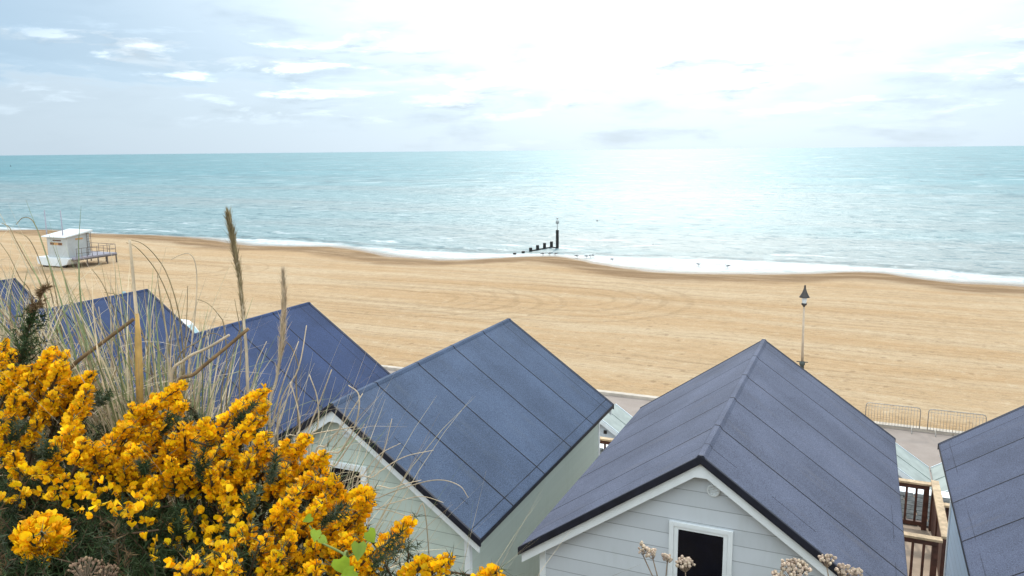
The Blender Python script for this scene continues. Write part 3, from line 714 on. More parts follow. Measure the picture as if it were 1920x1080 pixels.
# ------------------------------------------------------------------ gulls
M_gull_w = material('gull_white_feathers', (.62, .62, .60), .7, .2, var=.1); M_gull_g = material('gull_grey_wing', (.13, .13, .135), .7, .2, var=.2)
def gull(pos, rz_, label, src=None, s=1.0):
    if src: o = copy_tree(src); o.location = pos; o.rotation_euler = (0, 0, rz_); o.scale = (s, s, s); tag(o, label); return o
    G = thing('gull', label, 'bird', pos, 'gulls standing along the waterline', rz_)
    b = MB(); b.tube([(-.27, 0, .26), (-.16, 0, .25), (0, 0, .23), (.12, 0, .25), (.18, 0, .33), (.21, 0, .39), (.26, 0, .40), (.29, 0, .39)], [.012, .05, .085, .075, .045, .045, .032, .01], 10)
    b.build('body', M_gull_w, G)
    for s_ in (-1, 1):
        q_ = MB(); q_.tube([(.10, s_*.07, .27), (0, s_*.085, .28), (-.15, s_*.06, .275), (-.36, s_*.02, .28)], [.02, .05, .04, .006], 8); q_.build('wing', M_gull_g, G)
        q_ = MB(); q_.tube([(.01, s_*.03, .17), (.0, s_*.03, .0), (.05, s_*.03, .0)], .009, 6); q_.build('leg', M_black, G)
    q_ = MB(); q_.tube([(.28, 0, .392), (.335, 0, .38)], [.012, .003], 6); q_.build('beak', M_wood_rail, G)
    return G
gl = [(1018, 478), (1030, 477.5), (1041, 478), (1082, 482), (1100, 482.5), (1107, 482), (1112, 481), (1148, 488.5), (1310, 498), (1364, 501)]
names = ['gull at the tip of the sand spit below the groyne posts', 'gull just right of the groyne middle on wet sand', 'gull directly below the tall marker post',
         'gull on wet sand just right of the marker post', 'gull left of the tight trio on the wet sand', 'middle gull of the tight trio on the wet sand',
         'right gull of the tight trio on the wet sand', 'lone gull in the pale shallows right of the trio', 'gull standing out in the pale swash above the lodge gap', 'rightmost gull in the pale swash towards the lamp']
g0 = None
for i, ((px, py), nm) in enumerate(zip(gl, names)):
    P_ = onz(px, py, SEA+.1)
    zz = max(SEA-.02, float(sand_z(np.array([P_[0]]), np.array([P_[1]]))[0]))
    g_ = gull((P_[0], P_[1], zz), rng.uniform(0, 6), 'small '+nm if False else nm, g0, 1.15)
    if g0 is None: g0 = g_; g0.scale = (1.15,)*3
for (px, py), nm in zip(((1120, 415), (1225, 461)), ('gull afloat farther out, up and right of the marker post', 'gull afloat close in, between the marker post and the lamp')):
    P_ = onz(px, py, SEA); gull((P_[0], P_[1], SEA-.12), 1.0, nm, g0, .95)
by = thing('buoy', 'tiny dark buoy far out on the water at the left edge', 'buoy', tuple(onz(20, 312, SEA))); by.scale = (.6, .6, .6)
m = MB(); m.lathe([(0, -.6), (.9, -.5), (1.1, 0), (1.0, .5), (.5, .8), (0, .85)], seg=14); m.build('float', M_black, by)
m = MB(); m.lathe([(.16, .8), (.12, 2.2), (.5, 2.3), (.5, 2.9), (0, 3.1)], seg=10); m.build('topmark', M_black, by)
gt = gull((base[0]+mp[0], base[1]+mp[1], base[2]+4.03), 2.2, 'gull perched on top of the tall marker post', g0, 1.0)

# ------------------------------------------------------------------ van roof & sign beyond the left lodges
M_vang = material('van_windscreen', (.35, .50, .53), .08, .6, var=.08)
vn = thing('parked_van', 'white van on the promenade, only its rounded pale windscreen top showing behind a lodge roof', 'van', (-37.6, 34.6, 0), rz=0.0)
m = MB(); pr = [(-2.3, .35), (2.2, .35), (2.3, .9), (1.7, 1.15), (.95, 1.95), (.6, 2.12), (-2.0, 2.12), (-2.3, 1.9)]
m.prism_y(pr, -.92, .92); m.build('body', M_cab, vn, bevel=.12)
m = MB(); m.box((1.33, 0, 1.58), (.02, 1.5, .82), mat=Matrix.Rotation(-.75, 3, 'Y')); m.build('windscreen', M_vang, vn)
for s_ in (-1, 1):
    m = MB(); m.prism_y([(.1, 1.3), (1.35, 1.3), (.9, 1.9), (.1, 1.9)], s_*.925-.006, s_*.925+.006); m.build('side_window', M_vang, vn)
    for xx in (-1.4, 1.45):
        m = MB(); n_ = 18; a = [(xx+.33*math.cos(2*PI*i/n_), s_*.80-.1, .33+.33*math.sin(2*PI*i/n_)) for i in range(n_)]
        m.add(a+[(p_[0], p_[1]+.22, p_[2]) for p_ in a], [tuple(range(n_)), tuple(reversed(range(n_, 2*n_)))]+[(i, i+n_, (i+1) % n_+n_, (i+1) % n_) for i in range(n_)]); m.build('wheel', M_black, vn)
sn = thing('information_sign', 'small pale blue sign on a post peeping over the second lodge roof', 'sign', tuple(onz(232, 546, 1.5)[:2])+(0,))
sn.location.z = float(sand_z(np.array([sn.location.x]), np.array([sn.location.y]))[0])*.6-.1
m = MB(); m.tube([(0, .04, 0), (0, .04, 1.7)], .03, 8); m.build('post', M_metal, sn)
M_psign = material('pale_blue_sign', (.35, .52, .58), .5, .4, var=.08)
m = MB(); m.box((0, 0, 1.55), (.30, .03, .42), rz=yaw); m.build('panel', M_psign, sn, bevel=.01)
#PLANTS

# ================================================================== foreground plants
CAM = np.array([0, 0, CZ])
def unit(v):
    v = np.asarray(v, float); return v/np.maximum(np.linalg.norm(v, axis=-1, keepdims=True), 1e-9)
def frames(a):
    """right / up vectors for directions a (n,3)"""
    a = unit(a); h = rng.normal(size=a.shape); r = unit(np.cross(a, h)); return r, np.cross(r, a)
def inside(px, py, poly):
    poly = np.asarray(poly, float); x0, y0 = poly[:, 0], poly[:, 1]; x1, y1 = np.roll(x0, -1), np.roll(y0, -1)
    c = np.zeros(len(px), bool)
    for i in range(len(poly)):
        if y0[i] == y1[i]: continue
        k_ = ((y0[i] > py) != (y1[i] > py)) & (px < (x1[i]-x0[i])*(py-y0[i])/(y1[i]-y0[i])+x0[i]); c ^= k_
    return c
def sample_poly(poly, n):
    poly = np.asarray(poly, float); out = []
    lo, hi = poly.min(0), poly.max(0); tot = 0
    while tot < n:
        q_ = rng.uniform(lo, hi, size=(n*3, 2)); q_ = q_[inside(q_[:, 0], q_[:, 1], poly)]; out.append(q_); tot += len(q_)
    return np.concatenate(out)[:n]

# ---- gorse
M_petal = material('gorse_petal', (.94, .55, .005), .6, .2, var=.14, vscale=40, transl=.24, island=True)
M_petal2 = material('gorse_keel', (.92, .45, .003), .6, .2, var=.16, vscale=40, transl=.20, island=True)
M_calyx = material('gorse_calyx', (.38, .24, .06), .8, .1, var=.3, vscale=30, transl=.2)
M_spine = [material('gorse_spines', (.036, .058, .018), .65, .2, var=.3, vscale=8, transl=.12, island=True),
           material('gorse_spines_grey', (.085, .10, .055), .65, .2, var=.3, vscale=8, transl=.12, island=True),
           material('gorse_spines_dry', (.17, .105, .05), .8, .1, var=.3, vscale=8, island=True)]
M_bark = material('gorse_bark', (.09, .06, .035), .9, .1, var=.3, vscale=20, bump=.5, bscale=60)

TFv = []; TFf = []; TFm = []
def tq(vs, m_):
    o = len(TFv); TFv.extend(vs)
    return o
rows = [(.22, .08, .0), (.58, .42, .38), (.66, .82, .66), (.36, 1.10, .78)]
o = len(TFv)
for w_, h_, d_ in rows:
    for s_ in (-1, -.5, 0, .5, 1):
        TFv.append((s_*w_, h_*(1-.10*abs(s_)**2) - (.10 if (s_ == 0 and h_ > 1.0) else 0), d_-.16*(1-abs(s_))+.05*abs(s_)))
for j in range(3):
    for i in range(4): TFf.append((o+j*5+i, o+j*5+i+1, o+j*5+i+6, o+j*5+i+5)); TFm.append(0)
for s_ in (-1, 1):
    o = len(TFv)
    TFv += [(s_*.08, .22, .05), (s_*.08, -.06, .05), (s_*.30, .34, .55), (s_*.26, -.16, .55), (s_*.22, .26, .95), (s_*.16, -.10, .95), (s_*.05, .16, 1.1), (s_*.05, .02, 1.1)]
    for j in range(3): TFf.append((o+2*j, o+2*j+1, o+2*j+3, o+2*j+2)); TFm.append(1)
o = len(TFv)
TFv += [(-.16, .16, .35), (.16, .16, .35), (.10, .10, -.30), (-.10, .10, -.30), (-.16, -.14, .35), (.16, -.14, .35), (.10, -.06, -.30), (-.10, -.06, -.30)]
TFf += [(o, o+1, o+2, o+3), (o+4, o+7, o+6, o+5)]; TFm += [2, 2]
TFv = np.array(TFv); TFf = np.array(TFf); TFm = np.array(TFm)
def flowers(C_, A_, s_):
    """instances of the pea flower at C_ pointing along A_ with size s_; banner petal on the upper side"""
    A_ = unit(A_); n = len(C_)
    upv = np.array([0, 0, 1.0])+rng.normal(0, .35, size=(n, 3)); r = unit(np.cross(A_, upv)); u = np.cross(r, A_)
    jit = rng.normal(1, .045, size=(n, len(TFv), 1))
    V = (TFv[None, :, 0:1]*r[:, None]+TFv[None, :, 1:2]*u[:, None]+TFv[None, :, 2:3]*A_[:, None])*jit*s_[:, None, None]+C_[:, None]
    Fq = TFf[None]+(np.arange(n)*len(TFv))[:, None, None]
    return V.reshape(-1, 3), Fq.reshape(-1, 4), np.tile(TFm, n)
def spike_pts(b, t_, dens=1.0, rad=.011):
    """flowers set in whorls round the axis b -> t_"""
    b = np.asarray(b); t_ = np.asarray(t_); ax = t_-b; l = np.linalg.norm(ax); a = ax/l
    n = max(6, int(l/.018*10.0*dens)); tt = rng.uniform(0, 1, n)**.9; ang = np.arange(n)*2.39996+rng.normal(0, .3, n)
    h = np.array([.3, .2, .9]) if abs(a[2]) < .9 else np.array([1., 0, 0]); r = unit(np.cross(a, h)); u = np.cross(r, a)
    rd = np.cos(ang)[:, None]*r+np.sin(ang)[:, None]*u
    bend = (rd*(1.0-.45*tt[:, None])+a*(.30+.55*tt[:, None])+np.array([0, 0, .10])+rng.normal(0, .16, size=(n, 3)))
    C_ = b+ax*tt[:, None]+rd*(rad*(1.1-.55*tt[:, None])*rng.uniform(.5, 1.25, (n, 1)))
    return C_, bend, .0112*rng.uniform(.70, 1.20, n)*(1.08-.36*tt)
def dep(y): return 1.74-(np.asarray(y, float)-640)/440*.56

SP = [(5,690,8,640),(60,720,95,660),(95,730,125,668),(120,745,172,703),(40,760,60,690),(80,790,110,735),(130,800,160,745),(20,800,30,740),(15,850,5,800),
 (60,840,70,790),(110,850,140,800),(35,900,25,850),(90,890,110,850),(140,880,160,830),(70,760,85,705),(10,740,30,695),(150,770,170,725),
 (190,850,235,805),(225,815,275,765),(270,775,345,722),(240,860,300,800),(290,810,348,758),(300,880,330,820),(350,860,345,800),(395,840,380,790),
 (330,920,320,860),(270,920,255,860),(210,900,200,845),(290,950,285,900),(350,930,360,880),(380,900,405,850),(255,800,300,755),(230,880,262,835),(180,880,175,835),
 (410,810,450,765),(445,775,500,732),(440,830,480,785),(420,870,440,820),(470,870,500,815),(500,880,540,835),(450,910,470,860),(510,930,535,880),
 (400,930,395,880),(430,960,425,910),(470,800,497,760),
 (540,870,580,820),(552,900,598,860),(545,935,585,898),(622,966,688,918),(640,1000,700,940),(560,1000,600,950),(600,1020,650,975),(500,1010,530,960),
 (530,1060,550,1000),(480,1060,500,1010),(570,1070,590,1020),(620,1050,660,1010),(450,1040,470,990),(520,970,560,925),(660,970,695,925),
 (690,1070,735,1020),(725,1030,772,978),(650,1085,700,1035),(760,1090,800,1055),(790,1090,840,1052),(900,1104,930,1074),(560,1100,600,1060),(420,1100,440,1060),(505,1085,525,1040),(340,1100,370,1062)]
G_base = at(330, 1010, 1.75); gz = float(hill_z(G_base[0], G_base[1]))
gorse = thing('gorse_bush', 'large gorse bush full of bright yellow flowers filling the lower left foreground', 'shrub', (G_base[0], G_base[1], gz))
GO = np.array(gorse.location)
def near_dep(px, py): return dep(py)+.06*np.sin(px*.021+py*.013)*np.cos(py*.019)
parts = []; extraV = []; heads = []
def add_spike(x0, y0, x1, y1, dd=0.0, tow=.05, dens=1.0):
    d_ = float(near_dep((x0+x1)/2, (y0+y1)/2))+dd
    b = at(x0, y0, d_+tow*.5); t_ = at(x1, y1, d_-tow*.5); heads.append((b, t_)); return spike_pts(b, t_, dens)
for s_ in SP: parts.append(add_spike(*s_, dd=rng.normal(0, .025), dens=.62 if (s_[1] > 1000 and s_[0] < 560) else 1.0))
# the round head facing the viewer, low on the left
b = at(84, 1016, 1.30); t_ = at(78, 998, 1.20); heads.append((b, t_))
n = 120; th = np.arccos(1-rng.uniform(0, 1, n)*1.02); ph = np.arange(n)*2.39996
ax = unit(t_-b); r_ = unit(np.cross(ax, [0, 0, 1])); u_ = np.cross(r_, ax)
dr_ = (np.sin(th)*np.cos(ph))[:, None]*r_+(np.sin(th)*np.sin(ph))[:, None]*u_+np.cos(th)[:, None]*ax
parts.append((b+(t_-b)*.35+dr_*.029*rng.uniform(.7, 1.15, (n, 1)), dr_+rng.normal(0, .15, (n, 3)), .0135*rng.uniform(.75, 1.2, n)))
# fill-in spikes behind the named ones
MASS = [[(0,660),(40,670),(80,660),(130,680),(165,715),(150,760),(160,800),(130,860),(60,870),(0,890)],
        [(170,850),(250,785),(310,740),(345,725),(350,780),(390,800),(410,860),(390,910),(330,930),(280,950),(210,910)],
        [(400,820),(440,770),(495,745),(500,830),(560,880),(520,940),(440,960),(400,920)],
        [(545,860),(590,852),(608,890),(640,930),(685,945),(690,960),(650,1010),(690,1010),(650,1070),(560,1085),(500,1080),(470,1020),(520,950)]]
for poly, n in zip(MASS, (20, 26, 15, 22)):
    for px, py in sample_poly(poly, n):
        a_ = rng.normal(.5, .5); l_ = rng.uniform(35, 60)
        parts.append(add_spike(px-l_*.5*math.sin(a_), py+l_*.5*math.cos(a_), px+l_*.5*math.sin(a_), py-l_*.5*math.cos(a_), dd=rng.uniform(.02, .12), dens=.85))
for C_, A_, s_ in parts[:100]:
    V, Fq, mi = flowers(C_-GO, A_, s_); npmesh('flower_spike', V, Fq, [M_petal, M_petal2, M_calyx], gorse, mi)
ex = parts[100:]
# single flowers scattered over the dark lower part
SC = [[(10,870),(200,905),(235,940),(150,965),(50,930)], [(225,965),(420,950),(440,1080),(330,1085),(215,1000)], [(0,880),(60,900),(40,960),(0,950)], [(420,900),(480,960),(450,1080),(380,1080)], [(100,890),(300,930),(290,990),(180,960)]]
pts = np.concatenate([sample_poly(p_, n) for p_, n in zip(SC, (40, 42, 8, 44, 24))])
cl_ = np.repeat(pts, 2, 0)+rng.normal(0, 7, (len(pts)*2, 2)); cl_ = cl_[(rng.uniform(size=len(cl_)) < .8)]
C_ = np.array([at(px, py, near_dep(px, py)+rng.normal(0, .02)) for px, py in cl_])
A_ = unit(CAM-C_)*.5+rng.normal(0, .6, C_.shape)+np.array([0, 0, .2])
ex.append((C_, A_, .0112*rng.uniform(.7, 1.15, len(C_))))
V, Fq, mi = flowers(np.concatenate([e[0] for e in ex])-GO, np.concatenate([e[1] for e in ex]), np.concatenate([e[2] for e in ex]))
tag(npmesh('flowers', V, Fq, [M_petal, M_petal2, M_calyx], gorse, mi), kind='stuff')

def spines(B, T_, n, ln=(.011, .021), wd=.0011, rad=.0):
    """needle pyramids all round the axes B->T_ ; returns V, tris"""
    m_ = len(B); tt = rng.uniform(0.02, 1.0, (m_, n)); ang = rng.uniform(0, 2*PI, (m_, n)); ax = T_-B; a = unit(ax); r, u = frames(a)
    rd = np.cos(ang)[..., None]*r[:, None]+np.sin(ang)[..., None]*u[:, None]
    d_ = unit(rd*.85+a[:, None]*rng.uniform(.3, 1.0, (m_, n, 1))+rng.normal(0, .18, (m_, n, 3)))
    P_ = (B[:, None]+ax[:, None]*tt[..., None]+rd*rad).reshape(-1, 3); d_ = d_.reshape(-1, 3)
    L_ = rng.uniform(ln[0], ln[1], (len(P_), 1)); q1, q2 = frames(d_)
    V = np.stack([P_+q1*wd, P_-.5*q1*wd+.87*q2*wd, P_-.5*q1*wd-.87*q2*wd, P_+d_*L_], 1)
    o_ = (np.arange(len(P_))*4)[:, None, None]; Ft = np.array([[0, 1, 3], [1, 2, 3], [2, 0, 3]])[None]+o_
    return V.reshape(-1, 3), Ft.reshape(-1, 3)
SIL = [(0,650),(90,675),(165,720),(170,800),(250,800),(340,740),(385,800),(440,790),(500,750),(515,850),(570,868),(605,905),(640,945),(690,950),(700,1010),(760,1000),(790,1080),(940,1090),(1000,1400),(0,1400)]
SIL2 = [(0,880),(140,930),(300,950),(420,960),(500,1010),(500,1090),(0,1090)]
q1_ = sample_poly(SIL, 1500); q2_ = sample_poly(SIL2, 800); q_ = np.concatenate([q1_, q2_])
dd = near_dep(q_[:, 0], np.minimum(q_[:, 1], 1150))+np.concatenate([rng.uniform(.04, .5, 1500), rng.uniform(-.01, .16, 800)])
B = np.array([at(a_, b_, c_) for (a_, b_), c_ in zip(q_, dd)])
dirs = unit(np.array([0, 0, .75])+unit(CAM-B)*.35+rng.normal(0, .42, B.shape))
Ln = rng.uniform(.07, .14, (len(B), 1)); Bb = B-dirs*Ln; Tt = B+dirs*.02
V, Ft = spines(Bb-GO, Tt-GO, 46)
kind_ = rng.choice(3, len(B), p=[.82, .12, .06]); npmesh('foliage', V, Ft, M_spine, gorse, np.repeat(kind_, 46*3))
# spines between the flowers of every spike
Hb = np.array([h[0] for h in heads]); Ht = np.array([h[1] for h in heads]); ex_ = Ht-Hb
V, Ft = spines(Hb-ex_*.8-GO, Ht+unit(ex_)*.022-GO, 34, (.014, .026), .0009); npmesh('shoot_spines', V, Ft, [M_spine[1]], gorse)
# twigs & stems down to the ground
m = MB()
for i in range(len(B)):
    if i % 2 == 0: m.tube([Bb[i]-GO, (Bb[i]+Tt[i])/2-GO, Tt[i]-GO], [.0022, .0018, .001], 4, cap=False)
for i, (b, t_) in enumerate(heads):
    m.tube([b-(t_-b)*1.2-GO, b-GO, t_-GO], [.0035, .003, .002], 5, cap=False)
m.build('twig', M_bark, gorse)
sel = list(range(0, len(heads), 5))
for i in sel:
    b, t_ = heads[i]; e = b-(t_-b)*1.1
    rx_, ry_ = GO[0]+.55*(e[0]-GO[0])+rng.normal(0, .05), GO[1]+.45*(e[1]-GO[1])+rng.normal(0, .05)
    r0 = np.array([rx_, ry_, float(hill_z(rx_, ry_))-.03]); mid = r0*.45+e*.55+np.array([0, 0, -.05])+(e-r0)*np.array([-.1, .1, .12])
    p_ = [r0*(1-k_)**2+2*mid*k_*(1-k_)+e*k_**2-GO for k_ in np.linspace(0, 1, 7)]
    s2 = MB(); s2.tube(p_, np.linspace(.012, .0035, 7), 6); s2.build('stem', M_bark, gorse)
tips = [(88, 862, 86, 838), (272, 892, 270, 862), (375, 900, 376, 858), (300, 812, 345, 775), (440, 800, 470, 760), (22, 830, 40, 800), (505, 905, 512, 868), (600, 985, 640, 950), (700, 1060, 760, 1010), (180, 760, 205, 745), (470, 960, 480, 915), (330, 1000, 345, 965)]
tb = []; tt_ = []
for x0, y0, x1, y1 in tips:
    d_ = float(near_dep((x0+x1)/2, (y0+y1)/2))-.045; a_ = at(x0, y0, d_); b_ = at(x1, y1, d_-.03)
    for k_ in range(4): tb.append(a_+rng.normal(0, .004, 3)); tt_.append(b_+rng.normal(0, .009, 3))
V, Ft = spines(np.array(tb)-GO, np.array(tt_)-GO, 70, (.010, .018), .0010); npmesh('shoot_tips', V, Ft, [M_spine[0], M_spine[1]], gorse, np.repeat(rng.choice(2, len(tb), p=[.75, .25]), 70*3))
# tall flowerless shoot on the left
sh = MB(); ctrl = [(16,735,1.72),(34,690,1.70),(48,635,1.69),(62,590,1.68),(84,541,1.68)]
cp = np.array([at(*c_) for c_ in ctrl]); sh.tube(cp-GO, [.004, .0035, .003, .002, .001], 5); so_ = sh.build('shoot', M_bark, gorse)
BB = []; TT = []
for k_ in range(75):
    t_ = rng.uniform(0, 1)*(len(cp)-1.001); i = int(t_); p_ = cp[i]*(1-t_+i)+cp[i+1]*(t_-i); f_ = t_/(len(cp)-1)
    d_ = unit(unit(cp[-1]-cp[0])*.9+rng.normal(0, .75, 3)); L_ = rng.uniform(.02, .085)*(1.15-f_)
    BB.append(p_); TT.append(p_+d_*L_)
V, Ft = spines(np.array(BB)-GO, np.array(TT)-GO, 19, (.010, .019), .0012)
npmesh('shoot_foliage', V, Ft, [M_spine[0], M_spine[2]], gorse, np.repeat((np.array(BB)[:, 2] > at(70, 585, 1.69)[2]).astype(int), 19*3))

# ---- grasses
M_straw = material('dry_straw', (.62, .51, .34), .7, .2, var=.25, vscale=10, transl=.25, island=True)
M_grassg = material('grey_green_grass', (.23, .265, .12), .6, .3, var=.25, vscale=8, transl=.25, island=True)
M_reed = material('ochre_reed', (.52, .31, .09), .6, .3, var=.3, vscale=14, bump=.2, bscale=60)
M_stemb = material('brown_dead_stem', (.20, .125, .06), .8, .2, var=.35, vscale=25, bump=.3, bscale=80)
M_plume = material('feathery_plume', (.58, .46, .31), .9, .1, var=.2, vscale=15, transl=.3, island=True)
M_plumed = material('dark_feathery_plume', (.33, .26, .14), .9, .1, var=.2, vscale=15, transl=.3, island=True)
M_brown_blade = material('brown_dead_blade', (.36, .26, .145), .7, .2, var=.3, vscale=10, transl=.2, island=True)
M_longstem = material('olive_brown_stem', (.29, .225, .115), .7, .2, var=.3, vscale=10, transl=.15, island=True)
def ribbons(base, dirv, length, width, droop, seg=8, kink=.0):
    """base (n,3), dirv (n,3) start direction, droop (n,) bends the blade over; returns V, quads"""
    n = len(base); d_ = unit(dirv); hz = d_*np.array([1, 1, 0])+rng.normal(0, .25, (n, 3))*np.array([1, 1, 0]); hz = unit(hz)
    P_ = np.asarray(base, float).copy(); step = (length/seg)[:, None]
    vw = unit(P_-CAM); Vs = []
    for i in range(seg+1):
        sd_ = unit(np.cross(d_, vw)+rng.normal(0, .02, (n, 3)) + .6*np.sin(np.arange(n)*1.7)[:, None]*np.cross(d_, np.cross(d_, vw)))
        wv = (width*(1-.93*(i/seg)**1.6))[:, None]
        Vs.append(np.stack([P_-sd_*wv, P_+sd_*wv], 1)); P_ = P_+d_*step
        d_ = unit(d_+(hz*.75-np.array([0, 0, .7]))*(droop*(.25+1.5*i/seg)/seg)[:, None]+rng.normal(0, kink+.012, (n, 3)))
    V = np.stack(Vs, 1)                    # n, seg+1, 2, 3
    k_ = np.arange(seg); q_ = np.stack([2*k_, 2*k_+1, 2*k_+3, 2*k_+2], 1)
    Fq = q_[None]+(np.arange(n)*(seg+1)*2)[:, None, None]
    return V.reshape(-1, 3), Fq.reshape(-1, 4)
def smooth_path(P_, m_=6):
    P_ = np.asarray(P_, float)
    if len(P_) < 3: return np.array([P_[0]*(1-k_)+P_[-1]*k_ for k_ in np.linspace(0, 1, 4)])
    Q = np.vstack([2*P_[0]-P_[1], P_, 2*P_[-1]-P_[-2]]); out = []
    for i in range(1, len(Q)-2):
        for k_ in np.linspace(0, 1, m_, endpoint=False):
            a, b, c, d_ = Q[i-1], Q[i], Q[i+1], Q[i+2]
            out.append(.5*((2*b)+(-a+c)*k_+(2*a-5*b+4*c-d_)*k_**2+(-a+3*b-3*c+d_)*k_**3))
    out.append(P_[-1]); return np.array(out)
def stem_path(px, d_, ground=True):
    """photo polyline (tip last or first: the lower end is rooted) at depth d_"""
    px = list(px)
    if px[0][1] > px[-1][1]: px = px[::-1]
    P_ = [at(x_, y_, d_) for x_, y_ in px]
    if ground:
        e = P_[-1]; g_ = float(hill_z(e[0], e[1]))
        if e[2] > g_+.02: P_.append(np.array([e[0]+.02, e[1]-.01, (e[2]+g_)/2])); P_.append(np.array([e[0]+.03, e[1]-.02, g_-.02]))
    return smooth_path(P_)            # tip -> root
def tuft(label, base_px, n, length, width, spread, droop, green, stems=(), d_=2.0, foot=.10, lean=(0, 0), group='grass tufts growing behind the gorse', stem_r=.0016, stem_m=None):
    b0 = at(base_px[0], base_px[1], d_); g_ = float(hill_z(b0[0], b0[1])); T_ = thing('grass_tuft', label, 'grass', (b0[0], b0[1], g_), group); o_ = np.array(T_.location)
    lift = max(b0[2]-g_, 0)
    bp = np.stack([rng.normal(0, foot, n), rng.normal(0, foot*.7, n), np.zeros(n)], 1); xyz = bp+o_; xyz[:, 2] = hill_z(xyz[:, 0], xyz[:, 1])-.02
    dv_ = np.stack([rng.normal(lean[0], spread, n), rng.normal(lean[1], spread, n), np.ones(n)], 1)+np.concatenate([bp[:, :2]*1.6, np.zeros((n, 1))], 1)
    L_ = rng.uniform(length[0], length[1], n)+lift
    V, Fq = ribbons(xyz-o_, dv_, L_, rng.uniform(.7, 1.3, n)*width, rng.uniform(droop[0], droop[1], n))
    k_ = (rng.uniform(size=n) < green).astype(int); k_[rng.uniform(size=n) < .18] = 2; npmesh('blades', V, Fq, [M_straw, M_grassg, M_brown_blade], T_, np.repeat(k_, 8), smooth=True)
    for s_ in stems:
        P_ = stem_path(s_, d_+rng.normal(0, .03)); rr = np.linspace(.55, 1.5, len(P_))*stem_r
        m_ = MB(); m_.tube(P_-o_, rr, 5); m_.build('stem', stem_m or (M_longstem if rng.uniform() < .75 else M_straw), T_)
    return T_
L1 = [[(30,421),(44,408),(62,415),(80,457),(98,519),(114,608),(122,700)], [(0,455),(18,481),(38,522),(56,546),(80,620),(95,690)], [(3,418),(18,427),(30,451),(56,498),(77,534),(92,600),(100,690)],
      [(30,435),(50,444),(65,466),(80,504),(98,558),(110,640),(118,710)], [(0,495),(20,540),(36,600),(48,680)], [(2,560),(16,575),(28,640),(35,700)]]
tuft('grey green grass tuft with long arching stems at the left edge, above the gorse', (95, 742), 230, (.08, .36), .0032, .26, (.3, 1.1), .6, L1, 2.15, .09, (-.12, 0))
tuft('pale grass tuft at the very left edge under the dark roof tip', (14, 700), 90, (.10, .40), .0022, .30, (.2, 1.2), .25, [], 2.2, .06, (-.05, 0))
L2 = [[(237,455),(255,463),(278,487),(296,513),(314,552),(325,590),(340,680),(345,760)], [(246,450),(267,457),(290,478),(314,516),(335,587),(345,680),(350,760)],
      [(320,487),(338,478),(355,476),(366,493),(369,534),(364,608),(352,700),(350,770)], [(172,504),(190,528),(204,558),(219,599),(240,660),(262,740)],
      [(370,561),(391,570),(412,593),(420,612),(425,680),(415,760)], [(196,548),(225,556),(252,590),(275,650),(290,740)], [(352,536),(350,600),(345,690),(340,770)], [(295,515),(302,570),(318,660),(330,760)],
      [(408,585),(385,640),(372,700),(365,770)], [(185,575),(190,620),(183,680),(176,740)], [(150,560),(180,600),(250,680),(300,730)], [(205,640),(250,625),(300,660),(330,720)], [(330,690),(372,640),(400,625),(430,640)]]
tuft('tallest dense green grass tuft between the reed stalk and the plumes', (335, 775), 520, (.02, .36), .0038, .15, (.15, .8), .45, L2, 2.1, .10, (.0, 0))
tuft('dry straw coloured grass tangle around the foot of the reed stalk', (215, 800), 950, (.02, .22), .0024, .60, (.5, 2.6), .08, [], 1.98, .15)
tuft('dry straw coloured grass tangle below the two leaning dead stems', (385, 810), 520, (.0, .20), .0024, .50, (.4, 2.4), .15, [], 1.95, .12)
L3 = [[(622,693),(600,752),(578,809),(570,860)], [(580,702),(595,747),(596,800),(580,860)], [(544,716),(558,764),(562,804),(556,860)], [(547,715),(533,765),(520,809),(510,860)],
      [(667,800),(573,818),(530,850)], [(680,738),(640,800),(613,835),(590,880)], [(653,722),(673,742),(667,795),(640,845),(600,890)], [(684,795),(655,835),(631,871),(605,910)], [(560,640),(530,720),(512,790),(505,850)], [(575,610),(560,690),(520,800)]]
tuft('sparse straight straws in front of the sage green gable peak', (540, 870), 60, (.0, .22), .0022, .30, (.1, .8), .1, L3, 1.9, .06, stem_r=.0022, stem_m=M_straw)
L4 = [[(751,831),(711,853),(680,893),(660,940)], [(813,844),(755,858),(702,893),(665,940)], [(878,933),(862,911),(827,900),(782,907),(711,933),(670,965)], [(831,942),(791,931),(747,940),(707,955),(680,985)],
      [(800,982),(773,971),(711,955),(670,975)], [(735,785),(718,850),(690,900),(668,950)], [(790,900),(740,915),(690,960)]]
tuft('thin bleached grass stems curving across the sage green wall', (665, 985), 26, (.0, .10), .0018, .4, (.3, 1.2), .1, L4, 1.75, .04, (.1, 0), stem_r=.0013, stem_m=M_straw)
L5 = [[(457,602),(440,650),(425,760)], [(480,690),(470,740),(455,820)], [(500,640),(478,690),(455,780)], [(440,560),(452,640),(450,760)], [(520,630),(545,650),(560,690),(556,740)]]
tuft('upright straws clustered at the foot of the two plumes', (470, 810), 130, (.02, .30), .0024, .22, (.05, .8), .2, L5, 1.95, .08)

